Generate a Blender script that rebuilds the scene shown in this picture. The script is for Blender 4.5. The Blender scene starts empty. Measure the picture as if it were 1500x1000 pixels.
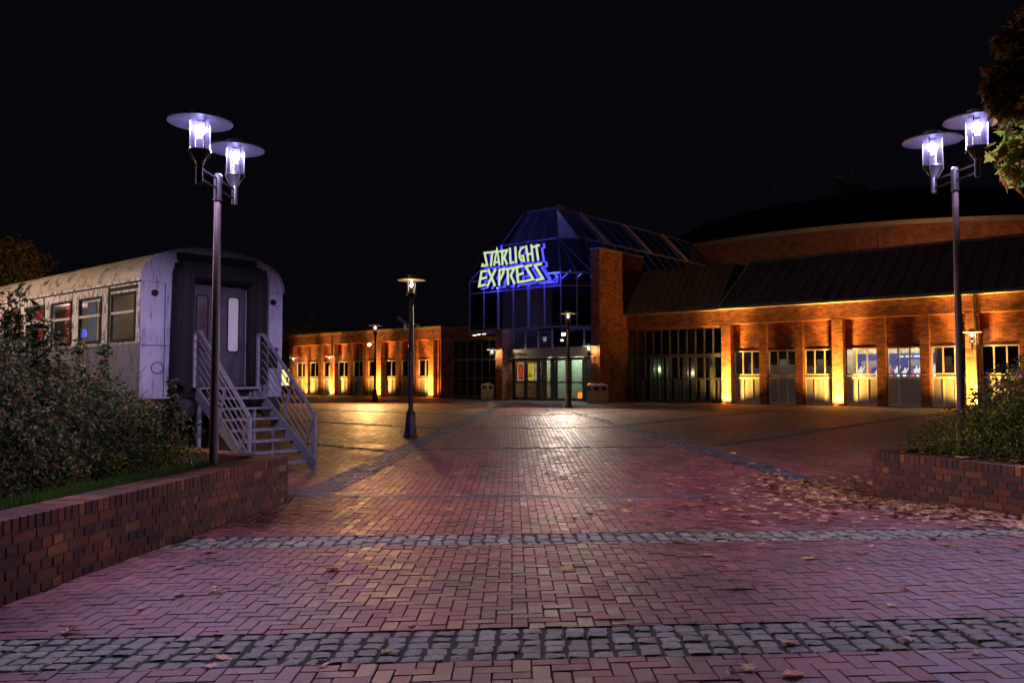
import bpy, math, random
import numpy as np
from math import sin, cos, pi, radians
rng = np.random.default_rng(7); random.seed(7)
scene = bpy.context.scene
C = scene.collection

# ------------------------------------------------------------------ camera
CAMZ = 1.62; PITCH = radians(2.72); FP = 1200.0
cam_d = bpy.data.cameras.new('camera'); cam = bpy.data.objects.new('camera', cam_d); C.objects.link(cam)
cam.location = (0, 0, CAMZ); cam.rotation_euler = (pi/2 + PITCH, 0, 0)
cam_d.sensor_width = 36; cam_d.lens = 28.8; cam_d.clip_start = .1; cam_d.clip_end = 900
scene.camera = cam
# ------------------------------------------------------------------ world: night sky, no sun
w = bpy.data.worlds.new('World'); scene.world = w; w.use_nodes = True
wn = w.node_tree; bg = wn.nodes['Background']
sky = wn.nodes.new('ShaderNodeTexSky'); sky.sky_type = 'NISHITA'; sky.sun_disc = False
sky.sun_elevation = radians(-9); sky.sun_rotation = radians(200)
add = wn.nodes.new('ShaderNodeMix'); add.data_type = 'RGBA'; add.blend_type = 'ADD'; add.inputs[0].default_value = 1
wn.links.new(sky.outputs[0], add.inputs[6]); add.inputs[7].default_value = (.0058, .0054, .0105, 1)
wn.links.new(add.outputs[2], bg.inputs[0]); bg.inputs[1].default_value = .10
vs = scene.view_settings; vs.view_transform = 'Standard'; vs.look = 'None'; vs.exposure = 1.6; vs.gamma = 1
scene.cycles.max_bounces = 6; scene.cycles.transparent_max_bounces = 12
scene.cycles.sample_clamp_indirect = 3.0; scene.cycles.blur_glossy = .5
scene.cycles.use_denoising = True

# ------------------------------------------------------------------ photograph geometry helpers
_H = np.array([(2,1.46),(4.14,1.48),(5.1,1.50),(7.5,1.54),(8.5,1.57),(10.9,1.61),(11.4,1.62),(13,1.605),(14,1.59),(16.9,1.49),(20.3,1.40),(22.2,1.35),(27,1.22),(32.7,1.13),(40,1.12),(60,1.12)])
_hy = np.linspace(2, 60, 581); _hh = np.interp(_hy, _H[:,0], _H[:,1])
_hh = np.convolve(np.pad(_hh, 8, mode='edge'), np.ones(17)/17, mode='valid')
def gz(x, y):
    c = np.interp(y, [4.58, 8.3, 11.3], [.030, .011, 0])
    return CAMZ - np.interp(y, _hy, _hh) + c*np.clip(x, -8, 8)
def ray(px, py):
    f = np.array([0, cos(PITCH), sin(PITCH)]); u = np.array([0, -sin(PITCH), cos(PITCH)]); r = np.array([1., 0, 0])
    return f*FP + r*(px-750) + u*(500-py)
def ground_at(px, py, h=0.0):
    d = ray(px, py); z = .2
    for _ in range(60):
        t = (z + h - CAMZ)/d[2]; t = min(max(t, .0001), .2)
        z += .5*(float(gz(d[0]*t, d[1]*t)) - z)
    return d[0]*t, d[1]*t
U = np.array([.7593, -.6508]); B = np.array([.6508, .7593]); O = np.array([4.5, 42.0]); ROT = -math.atan2(.6508, .7593)
GB = .5   # ground level at the buildings
def plane_at(px, py, b):            # point of the pixel's ray on the plane local y == b of the building frame -> local x, z
    d = ray(px, py); t = (b + O @ B)/(d[:2] @ B)
    p = d*t; return float((p[:2]-O) @ U), float(p[2] + CAMZ - GB)

# ------------------------------------------------------------------ materials
class NT:
    def __init__(s, name):
        s.m = bpy.data.materials.new(name); s.m.use_nodes = True; s.t = s.m.node_tree; s.n = s.t.nodes
        s.b = s.n['Principled BSDF']; s.out = s.n['Material Output']
    def add(s, typ, **kw):
        n = s.n.new('ShaderNode'+typ)
        for k, v in kw.items(): setattr(n, k, v)
        return n
    def link(s, a, b): s.t.links.new(a, b)
    def val(s, v, sock):
        if hasattr(v, 'is_linked') or hasattr(v, 'links'): s.link(v, sock)
        else: sock.default_value = v
    def math(s, op, a, b=None, c=None):
        n = s.add('Math', operation=op); s.val(a, n.inputs[0])
        if b is not None: s.val(b, n.inputs[1])
        if c is not None: s.val(c, n.inputs[2])
        return n.outputs[0]
    def noise(s, scale, detail=4, vec=None, rough=.55):
        n = s.add('TexNoise'); n.inputs['Scale'].default_value = scale; n.inputs['Detail'].default_value = detail
        n.inputs['Roughness'].default_value = rough
        if vec is None: vec = s.coord()
        s.link(vec, n.inputs['Vector']); return n.outputs['Fac']
    def coord(s, k='Object'):
        if not hasattr(s, '_tc'): s._tc = s.add('TexCoord')
        return s._tc.outputs[k]
    def ramp(s, fac, stops, interp='LINEAR'):
        n = s.add('ValToRGB'); n.color_ramp.interpolation = interp
        e = n.color_ramp.elements
        while len(e) < len(stops): e.new(.5)
        for i, (p, c) in enumerate(stops):
            e[i].position = p; e[i].color = (*c, 1) if len(c) == 3 else c
        s.link(fac, n.inputs[0]); return n.outputs[0]
    def mix(s, fac, a, b, mode='MIX'):
        n = s.add('Mix', data_type='RGBA', blend_type=mode); s.val(fac, n.inputs[0])
        for v, i in ((a, 6), (b, 7)):
            if isinstance(v, tuple): n.inputs[i].default_value = (*v, 1) if len(v) == 3 else v
            else: s.link(v, n.inputs[i])
        return n.outputs[2]
    def rand(s): return s.add('NewGeometry').outputs['Random Per Island']
    def bump(s, h, strength=.3, dist=.02):
        n = s.add('Bump'); n.inputs['Strength'].default_value = strength; n.inputs['Distance'].default_value = dist
        s.link(h, n.inputs['Height']); s.link(n.outputs[0], s.b.inputs['Normal'])
    def set(s, **kw):
        for k, v in kw.items():
            k = {'color':'Base Color','rough':'Roughness','metal':'Metallic','spec':'Specular IOR Level','emit':'Emission Color','power':'Emission Strength','coat':'Coat Weight'}.get(k, k)
            i = s.b.inputs[k]
            if isinstance(v, tuple) and len(v) == 3: v = (*v, 1)
            s.val(v, i)
        return s.m

def simple(name, col, rough=.6, metal=0, var=.15, scale=6, bump=0, **kw):
    t = NT(name); f = t.noise(scale, 5)
    lo = tuple(c*(1-var) for c in col); hi = tuple(min(1, c*(1+var)) for c in col)
    c = t.ramp(f, [(.3, lo), (.7, hi)])
    t.set(color=c, metal=metal, rough=t.math('ADD', rough-.08, t.math('MULTIPLY', f, .16)), **kw)
    if bump: t.bump(t.noise(scale*6, 3), bump, .01)
    return t.m
def emitter(name, col, power):
    if name not in ('sign_pale_green','sign_blue_neon') and power < 10: power /= 1.7
    t = NT(name); return t.set(color=tuple(c*.5 for c in col), emit=col, power=power)
def island(name, stops, rough=.6, mult=None, bump=.2, bscale=60, spec=.5, interp='LINEAR', transl=0, dirt=.35):
    t = NT(name); c = t.ramp(t.rand(), stops, interp)
    n = t.noise(bscale, 4); d = t.noise(1.3, 4)
    c = t.mix(1.0, c, t.ramp(n, [(.25, (.72,.72,.72)), (.75, (1.15,1.15,1.15))]), 'MULTIPLY')
    if dirt: c = t.mix(1.0, c, t.ramp(d, [(.3, (1-dirt,)*3), (.65, (1,1,1))]), 'MULTIPLY')
    t.set(color=c, spec=spec, rough=t.math('ADD', rough-.12, t.math('MULTIPLY', t.rand(), .24)))
    if bump: t.bump(n, bump, .006)
    if transl:
        tr = t.add('BsdfTranslucent'); t.link(c, tr.inputs[0]); mx = t.add('MixShader'); mx.inputs[0].default_value = transl
        t.link(t.b.outputs[0], mx.inputs[1]); t.link(tr.outputs[0], mx.inputs[2]); t.link(mx.outputs[0], t.out.inputs[0])
    return t.m

def brick_shader(name, c1, c2, mortar, bw=.25, bh=.083, rough=.75, sq=1.0, dark=(0.02,.015,.012)):
    t = NT(name); tc = t.coord(); sp = t.add('SeparateXYZ'); t.link(tc, sp.inputs[0])
    ns = t.add('SeparateXYZ'); t.link(t.coord('Normal'), ns.inputs[0])
    isx = t.math('GREATER_THAN', t.math('ABSOLUTE', ns.outputs[0]), .7)
    isz = t.math('GREATER_THAN', t.math('ABSOLUTE', ns.outputs[2]), .7)
    uu = t.add('Mix', data_type='FLOAT'); t.link(isx, uu.inputs[0]); t.link(sp.outputs[0], uu.inputs[2]); t.link(sp.outputs[1], uu.inputs[3])
    vv = t.add('Mix', data_type='FLOAT'); t.link(isz, vv.inputs[0]); t.link(sp.outputs[2], vv.inputs[2]); t.link(sp.outputs[1], vv.inputs[3])
    cb = t.add('CombineXYZ'); t.link(uu.outputs[0], cb.inputs[0]); t.link(vv.outputs[0], cb.inputs[1])
    br = t.add('TexBrick'); t.link(cb.outputs[0], br.inputs['Vector'])
    br.inputs['Scale'].default_value = 1; br.inputs['Brick Width'].default_value = bw; br.inputs['Row Height'].default_value = bh
    br.inputs['Mortar Size'].default_value = .007; br.inputs['Mortar Smooth'].default_value = .2
    br.inputs['Color1'].default_value = (*c1,1); br.inputs['Color2'].default_value = (*c2,1); br.inputs['Mortar'].default_value = (*mortar,1)
    br.inputs['Bias'].default_value = -.1
    n = t.noise(2.2, 5); n2 = t.noise(40, 3)
    c = t.mix(1.0, br.outputs[0], t.ramp(n, [(.3,(.62,.62,.62)),(.7,(1.2,1.2,1.2))]), 'MULTIPLY')
    # odd darker clinker bricks
    wv = t.add('TexWhiteNoise', noise_dimensions='2D')
    fl = t.add('VectorMath', operation='FLOOR'); dv = t.add('VectorMath', operation='DIVIDE'); t.link(cb.outputs[0], dv.inputs[0]); dv.inputs[1].default_value = (bw, bh, 1)
    t.link(dv.outputs[0], fl.inputs[0]); t.link(fl.outputs[0], wv.inputs['Vector'])
    c = t.mix(t.math('MULTIPLY', t.math('GREATER_THAN', wv.outputs[0], .85), .35), c, dark)
    t.set(color=c, rough=rough, spec=.35)
    h = t.math('ADD', t.math('MULTIPLY', br.outputs['Fac'], -1.0), t.math('ADD', t.math('MULTIPLY', n2, .5), t.math('MULTIPLY', wv.outputs[0], .5)))
    t.bump(h, .8, .012)
    return t.m
M = {}
M['brick'] = brick_shader('building_brick', (.44,.155,.06), (.20,.062,.03), (.08,.05,.032))
M['brick_drum'] = brick_shader('drum_brick', (.30,.105,.055), (.22,.08,.045), (.2,.13,.09), bw=.3, bh=.1)
M['wallbrick'] = island('garden_wall_brick', [(0,(.07,.028,.015)),(.35,(.17,.055,.022)),(.7,(.23,.075,.028)),(.9,(.30,.10,.032)),(1,(.50,.21,.06))], .75, bump=.5, dirt=.5)
M['wallmortar'] = simple('garden_wall_mortar', (.10,.075,.06), .9, bump=.5)
M['paver'] = island('paving_brick', [(0,(.12,.032,.030)),(.35,(.20,.050,.044)),(.8,(.26,.068,.056)),(1,(.34,.115,.09))], .50, bump=.8, bscale=150, spec=.40, dirt=.6)
M['joint'] = simple('joint_sand', (.012,.009,.007), .9, bump=.3, scale=20)
M['cobble'] = island('grey_cobble', [(0,(.16,.165,.12)),(.5,(.26,.27,.19)),(1,(.37,.38,.28))], .72, bump=1.0, bscale=55, dirt=.25, spec=.3)
M['cobble_dark'] = island('dark_cobble', [(0,(.045,.042,.045)),(.6,(.075,.07,.075)),(1,(.11,.105,.11))], .55, bump=.8, bscale=70, dirt=.2)
M['moss'] = simple('mossy_joint', (.02,.026,.008), .95, var=.6, scale=25, bump=.6)
M['metal'] = simple('dark_lamp_metal', (.022,.021,.024), .38, .3, var=.3, scale=12)
M['polepaint'] = simple('brown_pole_paint', (.115,.085,.09), .45, 0, var=.25, scale=9)
M['warmhat'] = simple('warm_lamp_shade_metal', (.16,.14,.11), .5, .1)  # darker, warmer copy of the lamp shade metal
M['galv'] = simple('galvanised_steel', (.20,.20,.225), .48, .5, var=.2, scale=14)
M['hat'] = simple('lamp_shade_metal', (.34,.35,.46), .35, .1, var=.06)
M['doorpaint'] = simple('dull_door_paint', (.035,.035,.045), .6, var=.25, scale=5)
M['black'] = simple('black_rubber', (.011,.011,.012), .8, var=.3, spec=.2)
M['darkroof'] = simple('dark_roof', (.20,.155,.17), .6, var=.45, scale=3, bump=.5)
M['white_rail'] = simple('window_rail', (.5,.48,.46), .5)
M['frame_cream'] = simple('cream_window_frame', (.62,.58,.47), .5, var=.08)
M['panel'] = simple('grey_window_panel', (.30,.31,.29), .33, var=.1)
M['curtainpanel'] = simple('pale_curtain_panel', (.34,.33,.30), .6, var=.2, scale=9)
M['frame_dark'] = simple('dark_blue_frame', (.06,.065,.085), .4, .2)
M['frame_grey'] = simple('grey_glazing_bar', (.16,.145,.12), .5, .1)
M['tower_frame'] = simple('tower_glazing_bar', (.22,.21,.28), .45, .2)
M['concrete'] = simple('bin_concrete', (.34,.29,.25), .8, var=.15, scale=14, bump=.3)
M['flash'] = simple('metal_flashing', (.36,.30,.25), .5, .5)
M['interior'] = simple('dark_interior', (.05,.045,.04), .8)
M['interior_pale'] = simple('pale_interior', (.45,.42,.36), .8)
M['soil'] = simple('bed_soil', (.035,.022,.015), .95, var=.5, scale=10, bump=.8)
M['bark'] = simple('tree_bark', (.07,.05,.035), .9, var=.4, scale=18, bump=.8)
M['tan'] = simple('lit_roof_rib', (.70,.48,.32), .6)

def glass_mat(name, tint, transp, rough=.03, emit=None):
    t = NT(name); tr = t.add('BsdfTransparent'); tr.inputs[0].default_value = (*tint, 1)
    gl = t.add('BsdfGlossy'); gl.inputs['Roughness'].default_value = rough; gl.inputs[0].default_value = (.9,.9,.95,1)
    fr = t.add('LayerWeight'); fr.inputs[0].default_value = .5
    mx = t.add('MixShader'); t.link(t.math('ADD', t.math('MULTIPLY', t.math('POWER', fr.outputs['Facing'], 4.5), .9), 1-transp), mx.inputs[0])
    t.link(tr.outputs[0], mx.inputs[1]); t.link(gl.outputs[0], mx.inputs[2]); t.link(mx.outputs[0], t.out.inputs[0])
    return t.m
M['glass'] = glass_mat('window_glass', (.72,.74,.74), .96)
t = NT('lamp_glass'); tr = t.add('BsdfTransparent'); tr.inputs[0].default_value = (.93,.94,1,1); tl = t.add('BsdfTranslucent'); tl.inputs[0].default_value = (.55,.6,.95,1); gl = t.add('BsdfGlossy'); gl.inputs['Roughness'].default_value = .12
lwt = t.add('LayerWeight'); mx = t.add('MixShader'); mx2 = t.add('MixShader'); mx.inputs[0].default_value = .0035; t.link(tr.outputs[0], mx.inputs[1]); t.link(tl.outputs[0], mx.inputs[2])
t.link(t.math('ADD', t.math('MULTIPLY', t.math('POWER', lwt.outputs['Facing'], 3), .6), .03), mx2.inputs[0]); t.link(mx.outputs[0], mx2.inputs[1]); t.link(gl.outputs[0], mx2.inputs[2]); t.link(mx2.outputs[0], t.out.inputs[0]); M['lampglass'] = t.m
M['towerglass'] = glass_mat('tinted_tower_glass', (.33,.36,.46), .94)

t = NT('plaza_paving')   # small clinker pavers laid along the building axis
mp = t.add('Mapping'); mp.inputs['Rotation'].default_value[2] = -ROT; t.link(t.coord(), mp.inputs[0])
br = t.add('TexBrick'); t.link(mp.outputs[0], br.inputs[0])
for k, v in (('Scale',1),('Brick Width',.2),('Row Height',.1),('Mortar Size',.011),('Mortar Smooth',.2),('Bias',0)): br.inputs[k].default_value = v
br.inputs['Color1'].default_value = (.30,.115,.065,1); br.inputs['Color2'].default_value = (.13,.05,.032,1); br.inputs['Mortar'].default_value = (.012,.009,.008,1)
n1 = t.noise(.5, 5); n2 = t.noise(7, 5)
c = t.mix(1.0, br.outputs[0], t.ramp(n1, [(.3,(.55,.55,.55)),(.7,(1.2,1.2,1.2))]), 'MULTIPLY')
c = t.mix(1.0, c, t.ramp(n2, [(.3,(.75,.75,.75)),(.7,(1.15,1.15,1.15))]), 'MULTIPLY')
dv = t.add('VectorMath', operation='DIVIDE'); t.link(mp.outputs[0], dv.inputs[0]); dv.inputs[1].default_value = (.2,.1,1)
fl_ = t.add('VectorMath', operation='FLOOR'); t.link(dv.outputs[0], fl_.inputs[0]); wv = t.add('TexWhiteNoise', noise_dimensions='2D'); t.link(fl_.outputs[0], wv.inputs['Vector'])
t.set(color=c, spec=.5, rough=t.math('ADD', t.math('MULTIPLY', wv.outputs[0], .16), t.ramp(n1, [(.3,(.38,)*3),(.7,(.52,)*3)])))
t.bump(t.math('ADD', t.math('MULTIPLY', br.outputs['Fac'], -1.3), t.math('ADD', t.math('MULTIPLY', n2, 2.6), t.math('ADD', t.math('MULTIPLY', wv.outputs[0], .6), t.math('MULTIPLY', t.noise(45,2), .8)))), .9, .018)
M['plaza'] = t.m

# carriage paint: pale grey-violet end, cream flaking side above a blue lower band
t = NT('carriage_side_paint'); sp = t.add('SeparateXYZ'); t.link(t.coord(), sp.inputs[0])
fl = t.noise(9, 8, rough=.7); mp = t.add('Mapping'); mp.inputs['Scale'].default_value = (3.2,3.2,1.1); t.link(t.coord(), mp.inputs[0])
fl = t.noise(2.6, 10, mp.outputs[0], .78)
low = t.math('LESS_THAN', t.math('ADD', sp.outputs[2], t.math('MULTIPLY', fl, .5)), 2.40)
base = t.mix(low, (.60,.59,.62), (.12,.13,.22))
peel = t.ramp(fl, [(.515,(0,0,0)),(.53,(1,1,1))])
c = t.mix(peel, base, (.045,.04,.04))
c = t.mix(t.math('MULTIPLY', t.ramp(t.noise(1.2,5),[(.4,(0,0,0)),(.7,(1,1,1))]), .4), c, (.2,.17,.15))
t.set(color=c, rough=.55); t.bump(t.math('MULTIPLY', fl, -1), .2, .01); M['coach_side'] = t.m
t = NT('carriage_end_paint')
mp = t.add('Mapping'); mp.inputs['Scale'].default_value = (6,6,.9); t.link(t.coord(), mp.inputs[0])
fl = t.noise(2.2, 10, mp.outputs[0], .75); st = t.ramp(fl, [(.53,(0,0,0)),(.62,(1,1,1))])
c = t.mix(t.ramp(t.noise(1.5,6), [(.3,(0,0,0)),(.75,(1,1,1))]), (.34,.33,.39), (.22,.21,.26)); c = t.mix(st, c, (.13,.105,.11))
t.set(color=c, rough=.55); t.bump(t.noise(30,3), .1, .01); M['coach_end'] = t.m
t = NT('carriage_roof_paint'); mp = t.add('Mapping'); mp.inputs['Scale'].default_value = (1.5,1.1,1.6); t.link(t.coord(), mp.inputs[0])
fl = t.noise(2.2, 10, mp.outputs[0], .78); pe = t.ramp(fl, [(.545,(0,0,0)),(.56,(1,1,1))])
c = t.mix(pe, t.mix(t.noise(3,5), (.26,.22,.18), (.34,.30,.25)), (.04,.03,.03))
t.set(color=c, rough=.6); t.bump(t.noise(20,3), .15, .01); M['coach_roof'] = t.m
t = NT('standing_seam_roof'); sp = t.add('SeparateXYZ'); t.link(t.coord(), sp.inputs[0])
c = t.ramp(t.noise(1.1,5), [(.3,(.20,.15,.11)),(.7,(.32,.24,.17))]); t.set(color=c, rough=.55, metal=.2); M['seam'] = t.m
M['leafgreen'] = island('bush_leaves', [(0,(.018,.042,.014)),(.45,(.05,.088,.026)),(.72,(.10,.12,.035)),(.86,(.18,.10,.035)),(1,(.28,.16,.06))], .68, bump=0, transl=.25, dirt=.3, spec=.18)
M['leafdark'] = island('dark_shrub_leaves', [(0,(.012,.022,.012)),(.7,(.03,.048,.022)),(1,(.06,.07,.03))], .68, bump=0, transl=.2, dirt=.3, spec=.18)
M['leafhedge'] = island('hedge_leaves', [(0,(.03,.07,.008)),(.45,(.11,.19,.018)),(.78,(.28,.32,.03)),(1,(.58,.42,.05))], .68, bump=0, transl=.25, dirt=.3, spec=.18)
M['leafyellow'] = island('autumn_tree_leaves', [(0,(.10,.07,.02)),(.5,(.20,.13,.035)),(1,(.30,.22,.07))], .5, bump=0, transl=.35, dirt=.2)
M['leafmaple'] = island('maple_leaves', [(0,(.08,.13,.02)),(.35,(.20,.32,.04)),(.6,(.40,.42,.06)),(.8,(.50,.22,.05)),(1,(.26,.11,.05))], .6, bump=0, transl=.45, dirt=.2)
M['leafbrown'] = island('brown_maple_leaves', [(0,(.08,.045,.025)),(.6,(.20,.10,.05)),(1,(.34,.19,.07))], .6, bump=0, transl=.3, dirt=.2)
M['leaffallen'] = island('fallen_leaf', [(0,(.16,.07,.035)),(.25,(.45,.20,.08)),(.75,(.72,.36,.14)),(.92,(.8,.50,.18)),(1,(.85,.6,.15))], .55, bump=.2, transl=.15, dirt=.2)
M['grass'] = island('grass_blades', [(0,(.03,.10,.012)),(.6,(.08,.22,.02)),(1,(.16,.32,.04))], .5, bump=0, transl=.3, dirt=.2)

# ------------------------------------------------------------------ object helpers
def thing(name, label, cat, loc=(0,0,0), rotz=0, group=None):
    o = bpy.data.objects.new(name, None); C.objects.link(o); o.location = loc; o.rotation_euler = (0,0,rotz)
    o.empty_display_size = .1
    o['label'] = label; o['category'] = cat
    if group: o['group'] = group
    return o
def tag(o, label=None, cat=None, group=None, kind=None):
    if label: o['label'] = label
    if cat: o['category'] = cat
    if group: o['group'] = group
    if kind: o['kind'] = kind
    return o
def copy_tree(o, parent=None):
    c = o.copy(); C.objects.link(c)
    if parent: c.parent = parent
    for ch in list(o.children): copy_tree(ch, c)
    return c

class MB:
    def __init__(s): s.v = []; s.f = []; s.mi = []; s.k = 0
    def quadbox(s, p, ends=True, m=0):       # p: 8 points, bottom 4 then top 4
        n = len(s.v); s.v += [tuple(map(float, q)) for q in p]
        for f in ((3,2,1,0),(4,5,6,7),(0,1,5,4),(1,2,6,5),(2,3,7,6),(3,0,4,7)): s.f.append(tuple(n+i for i in f)); s.mi.append(m)
        return s
    def box(s, x0,x1,y0,y1,z0,z1, m=0):
        return s.quadbox([(x0,y0,z0),(x1,y0,z0),(x1,y1,z0),(x0,y1,z0),(x0,y0,z1),(x1,y0,z1),(x1,y1,z1),(x0,y1,z1)], m=m)
    def bar(s, a, b, w, h=None, up=(0,0,1), m=0):       # rectangular bar from a to b
        h = h or w; a = np.array(a, float); b = np.array(b, float); d = b-a; d /= np.linalg.norm(d)
        up = np.array(up, float)
        if abs(d @ up) > .98: up = np.array([1.,0,0]) if abs(d[0]) < .9 else np.array([0,1.,0])
        r = np.cross(d, up); r /= np.linalg.norm(r); q = np.cross(r, d)
        r *= w/2; q *= h/2
        return s.quadbox([a-r-q, a+r-q, b+r-q, b-r-q, a-r+q, a+r+q, b+r+q, b-r+q], m=m)
    def tube(s, a, b, r0, r1=None, n=12, cap=True, m=0):
        r1 = r0 if r1 is None else r1; a = np.array(a, float); b = np.array(b, float); d = b-a; d /= np.linalg.norm(d)
        up = np.array([0,0,1.]) if abs(d[2]) < .9 else np.array([1.,0,0])
        x = np.cross(d, up); x /= np.linalg.norm(x); y = np.cross(d, x); k = len(s.v)
        for c, r in ((a, r0), (b, r1)):
            for i in range(n):
                t = 2*pi*i/n; s.v.append(tuple(c + r*(cos(t)*x + sin(t)*y)))
        for i in range(n): j = (i+1) % n; s.f.append((k+i, k+n+i, k+n+j, k+j)); s.mi.append(m)
        if cap: s.f.append(tuple(k+i for i in range(n))); s.f.append(tuple(k+2*n-1-i for i in range(n))); s.mi += [m, m]
        return s
    def lathe(s, prof, c=(0,0,0), n=24, m=0):    # prof [(r,z)...]
        k = len(s.v)
        for r, z in prof:
            for i in range(n): t = 2*pi*i/n; s.v.append((c[0]+r*cos(t), c[1]+r*sin(t), c[2]+z))
        for a in range(len(prof)-1):
            for i in range(n): j = (i+1) % n; s.f.append((k+a*n+i, k+a*n+j, k+(a+1)*n+j, k+(a+1)*n+i)); s.mi.append(m)
        return s
    def poly(s, pts, m=0):
        k = len(s.v); s.v += [tuple(map(float, p)) for p in pts]; s.f.append(tuple(range(k, k+len(pts)))); s.mi.append(m); return s
    def slab(s, pts, th):            # thin plate: polygon pts extruded by vector th
        th = np.array(th, float); pts = [np.array(p, float) for p in pts]; n = len(pts); k = len(s.v)
        s.v += [tuple(p) for p in pts] + [tuple(p+th) for p in pts]
        s.f.append(tuple(range(k, k+n))); s.f.append(tuple(range(k+2*n-1, k+n-1, -1)))
        for i in range(n): j = (i+1) % n; s.f.append((k+i, k+n+i, k+n+j, k+j))
        s.mi += [0]*(n+2); return s
    def build(s, name, mat, parent=None, smooth=False, bevel=0):
        me = bpy.data.meshes.new(name); me.from_pydata(s.v, [], s.f)
        for mm in (mat if isinstance(mat, (list, tuple)) else [mat]): me.materials.append(mm)
        if len(me.materials) > 1: me.polygons.foreach_set('material_index', s.mi)
        o = bpy.data.objects.new(name, me); C.objects.link(o)
        if smooth:
            me.shade_smooth() if hasattr(me, 'shade_smooth') else None
            me.set_sharp_from_angle(angle=radians(40))
        if bevel:
            b = o.modifiers.new('bevel', 'BEVEL'); b.width = bevel; b.segments = 2; b.limit_method = 'ANGLE'
        if parent: o.parent = parent
        me.update(); return o
def np_mesh(name, V, F, mat, parent=None, smooth=False):
    me = bpy.data.meshes.new(name); V = np.asarray(V, np.float32); F = np.asarray(F, np.int32); k = F.shape[1]
    me.vertices.add(len(V)); me.vertices.foreach_set('co', V.ravel()); me.loops.add(F.size); me.loops.foreach_set('vertex_index', F.ravel())
    me.polygons.add(len(F)); me.polygons.foreach_set('loop_start', np.arange(0, F.size, k, dtype=np.int32))
    me.polygons.foreach_set('loop_total', np.full(len(F), k, np.int32))
    me.polygons.foreach_set('use_smooth', np.full(len(F), bool(smooth)))
    me.update(calc_edges=True); me.validate(); me.materials.append(mat)
    o = bpy.data.objects.new(name, me); C.objects.link(o)
    if parent: o.parent = parent
    return o
def point(name, loc, col, power, r=.05, parent=None):
    l = bpy.data.lights.new(name, 'POINT'); l.color = col; l.energy = power; l.shadow_soft_size = r
    o = bpy.data.objects.new(name, l); C.objects.link(o); o.location = loc
    if parent: o.parent = parent
    return o
def spot(name, loc, to, col, power, ang, blend=.6, r=.05, parent=None):
    l = bpy.data.lights.new(name, 'SPOT'); l.color = col; l.energy = power; l.shadow_soft_size = r; l.spot_size = radians(ang); l.spot_blend = blend
    o = bpy.data.objects.new(name, l); C.objects.link(o); o.location = loc
    from mathutils import Vector
    o.rotation_euler = (Vector(to)-Vector(loc)).to_track_quat('-Z', 'Y').to_euler()
    if parent: o.parent = parent
    return o

# ------------------------------------------------------------------ THE GROUND
xs = np.unique(np.concatenate([np.linspace(-400,-60,8), np.linspace(-60,-10,26), np.linspace(-10,10,41), np.linspace(10,60,26), np.linspace(60,400,8)]))
ys = np.unique(np.concatenate([np.linspace(-60,0,5), np.linspace(0,60,121), np.linspace(60,500,10)]))
XX, YY = np.meshgrid(xs, ys); ZZ = gz(XX, YY); nx, ny = len(xs), len(ys)
idx = (np.arange(ny-1)[:,None]*nx + np.arange(nx-1)[None,:]).ravel()
tag(np_mesh('ground', np.stack([XX.ravel(), YY.ravel(), ZZ.ravel()], 1), np.stack([idx, idx+1, idx+nx+1, idx+nx], 1), M['plaza'], smooth=True), kind='structure')

# outlines of the garden walls (outer faces) in plan
LW0 = np.array([-3.98, 3.0]); LW1 = np.array([-2.98, 11.0])       # left wall
RW0 = np.array([4.97, 11.4]); RW1 = np.array([7.66, 4.1])          # right wall
def lx(y): return LW0[0] + (LW1[0]-LW0[0])*(y-LW0[1])/(LW1[1]-LW0[1])
def rx(y): return RW0[0] + (RW1[0]-RW0[0])*(y-RW0[1])/(RW1[1]-RW0[1])
# diagonal cobble bands
def lin(p, q): return lambda y: p[0] + (q[0]-p[0])*(y-p[1])/(q[1]-p[1])
dl_o = lin(ground_at(431,721), ground_at(748,590.5)); dl_i = lin(ground_at(479,726), ground_at(757,591.5))
dr_i = lin(ground_at(1163,705), ground_at(812,600)); dr_o = lin(ground_at(1177,695), ground_at(820,599.5))
YD = 11.45                                           # the drain
YEND = 38.0
def strip(name, xl, xr, y0, y1, dz, mat, n=40, m=10):
    V = []; F = []
    for i in range(n+1):
        y = y0+(y1-y0)*i/n; a, b = xl(y), xr(y)
        for j in range(m+1): x = a+(b-a)*j/m; V.append((x, y, float(gz(x, y))+dz))
    for i in range(n):
        for j in range(m): k = i*(m+1)+j; F.append((k, k+1, k+m+2, k+m+1))
    return tag(np_mesh(name, V, F, mat, smooth=True), kind='structure')
strip('path_bed', lambda y: lx(y)+.01, lambda y: min(rx(y), 8), 1.6, YD, .004, M['joint'])
strip('path_bed', dl_i, dr_i, YD+.001, YEND, .004, M['joint'])

# band centre lines of the cobble courses across the foreground: y as a function of x from the photograph
def fit_band(pts):
    w_ = [ground_at(*p) for p in pts]; p, q = w_[0], w_[-1]
    return lambda x: p[1] + (q[1]-p[1])*(x-p[0])/(q[0]-p[0])
b1 = fit_band([(60, 962), (1480, 928)]); b2 = fit_band([(330, 797), (1440, 783)])
BW = .292
def in_band(x, y): return (abs(y-b1(x)) < BW) | (abs(y-b2(x)) < BW)
# transverse dark lines
lines = [((609,659),(1012,655)), ((690,629),(902,626.5)), ((742,609.5),(832,607))]
lw = [tuple(map(np.array, (ground_at(*a), ground_at(*b)))) for a, b in lines]
def dseg(P, a, b):
    d = b-a; L = np.linalg.norm(d); t = np.clip(((P-a) @ d)/L**2, 0, 1); return np.linalg.norm(P-(a+t[:,None]*d), axis=1)
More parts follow.
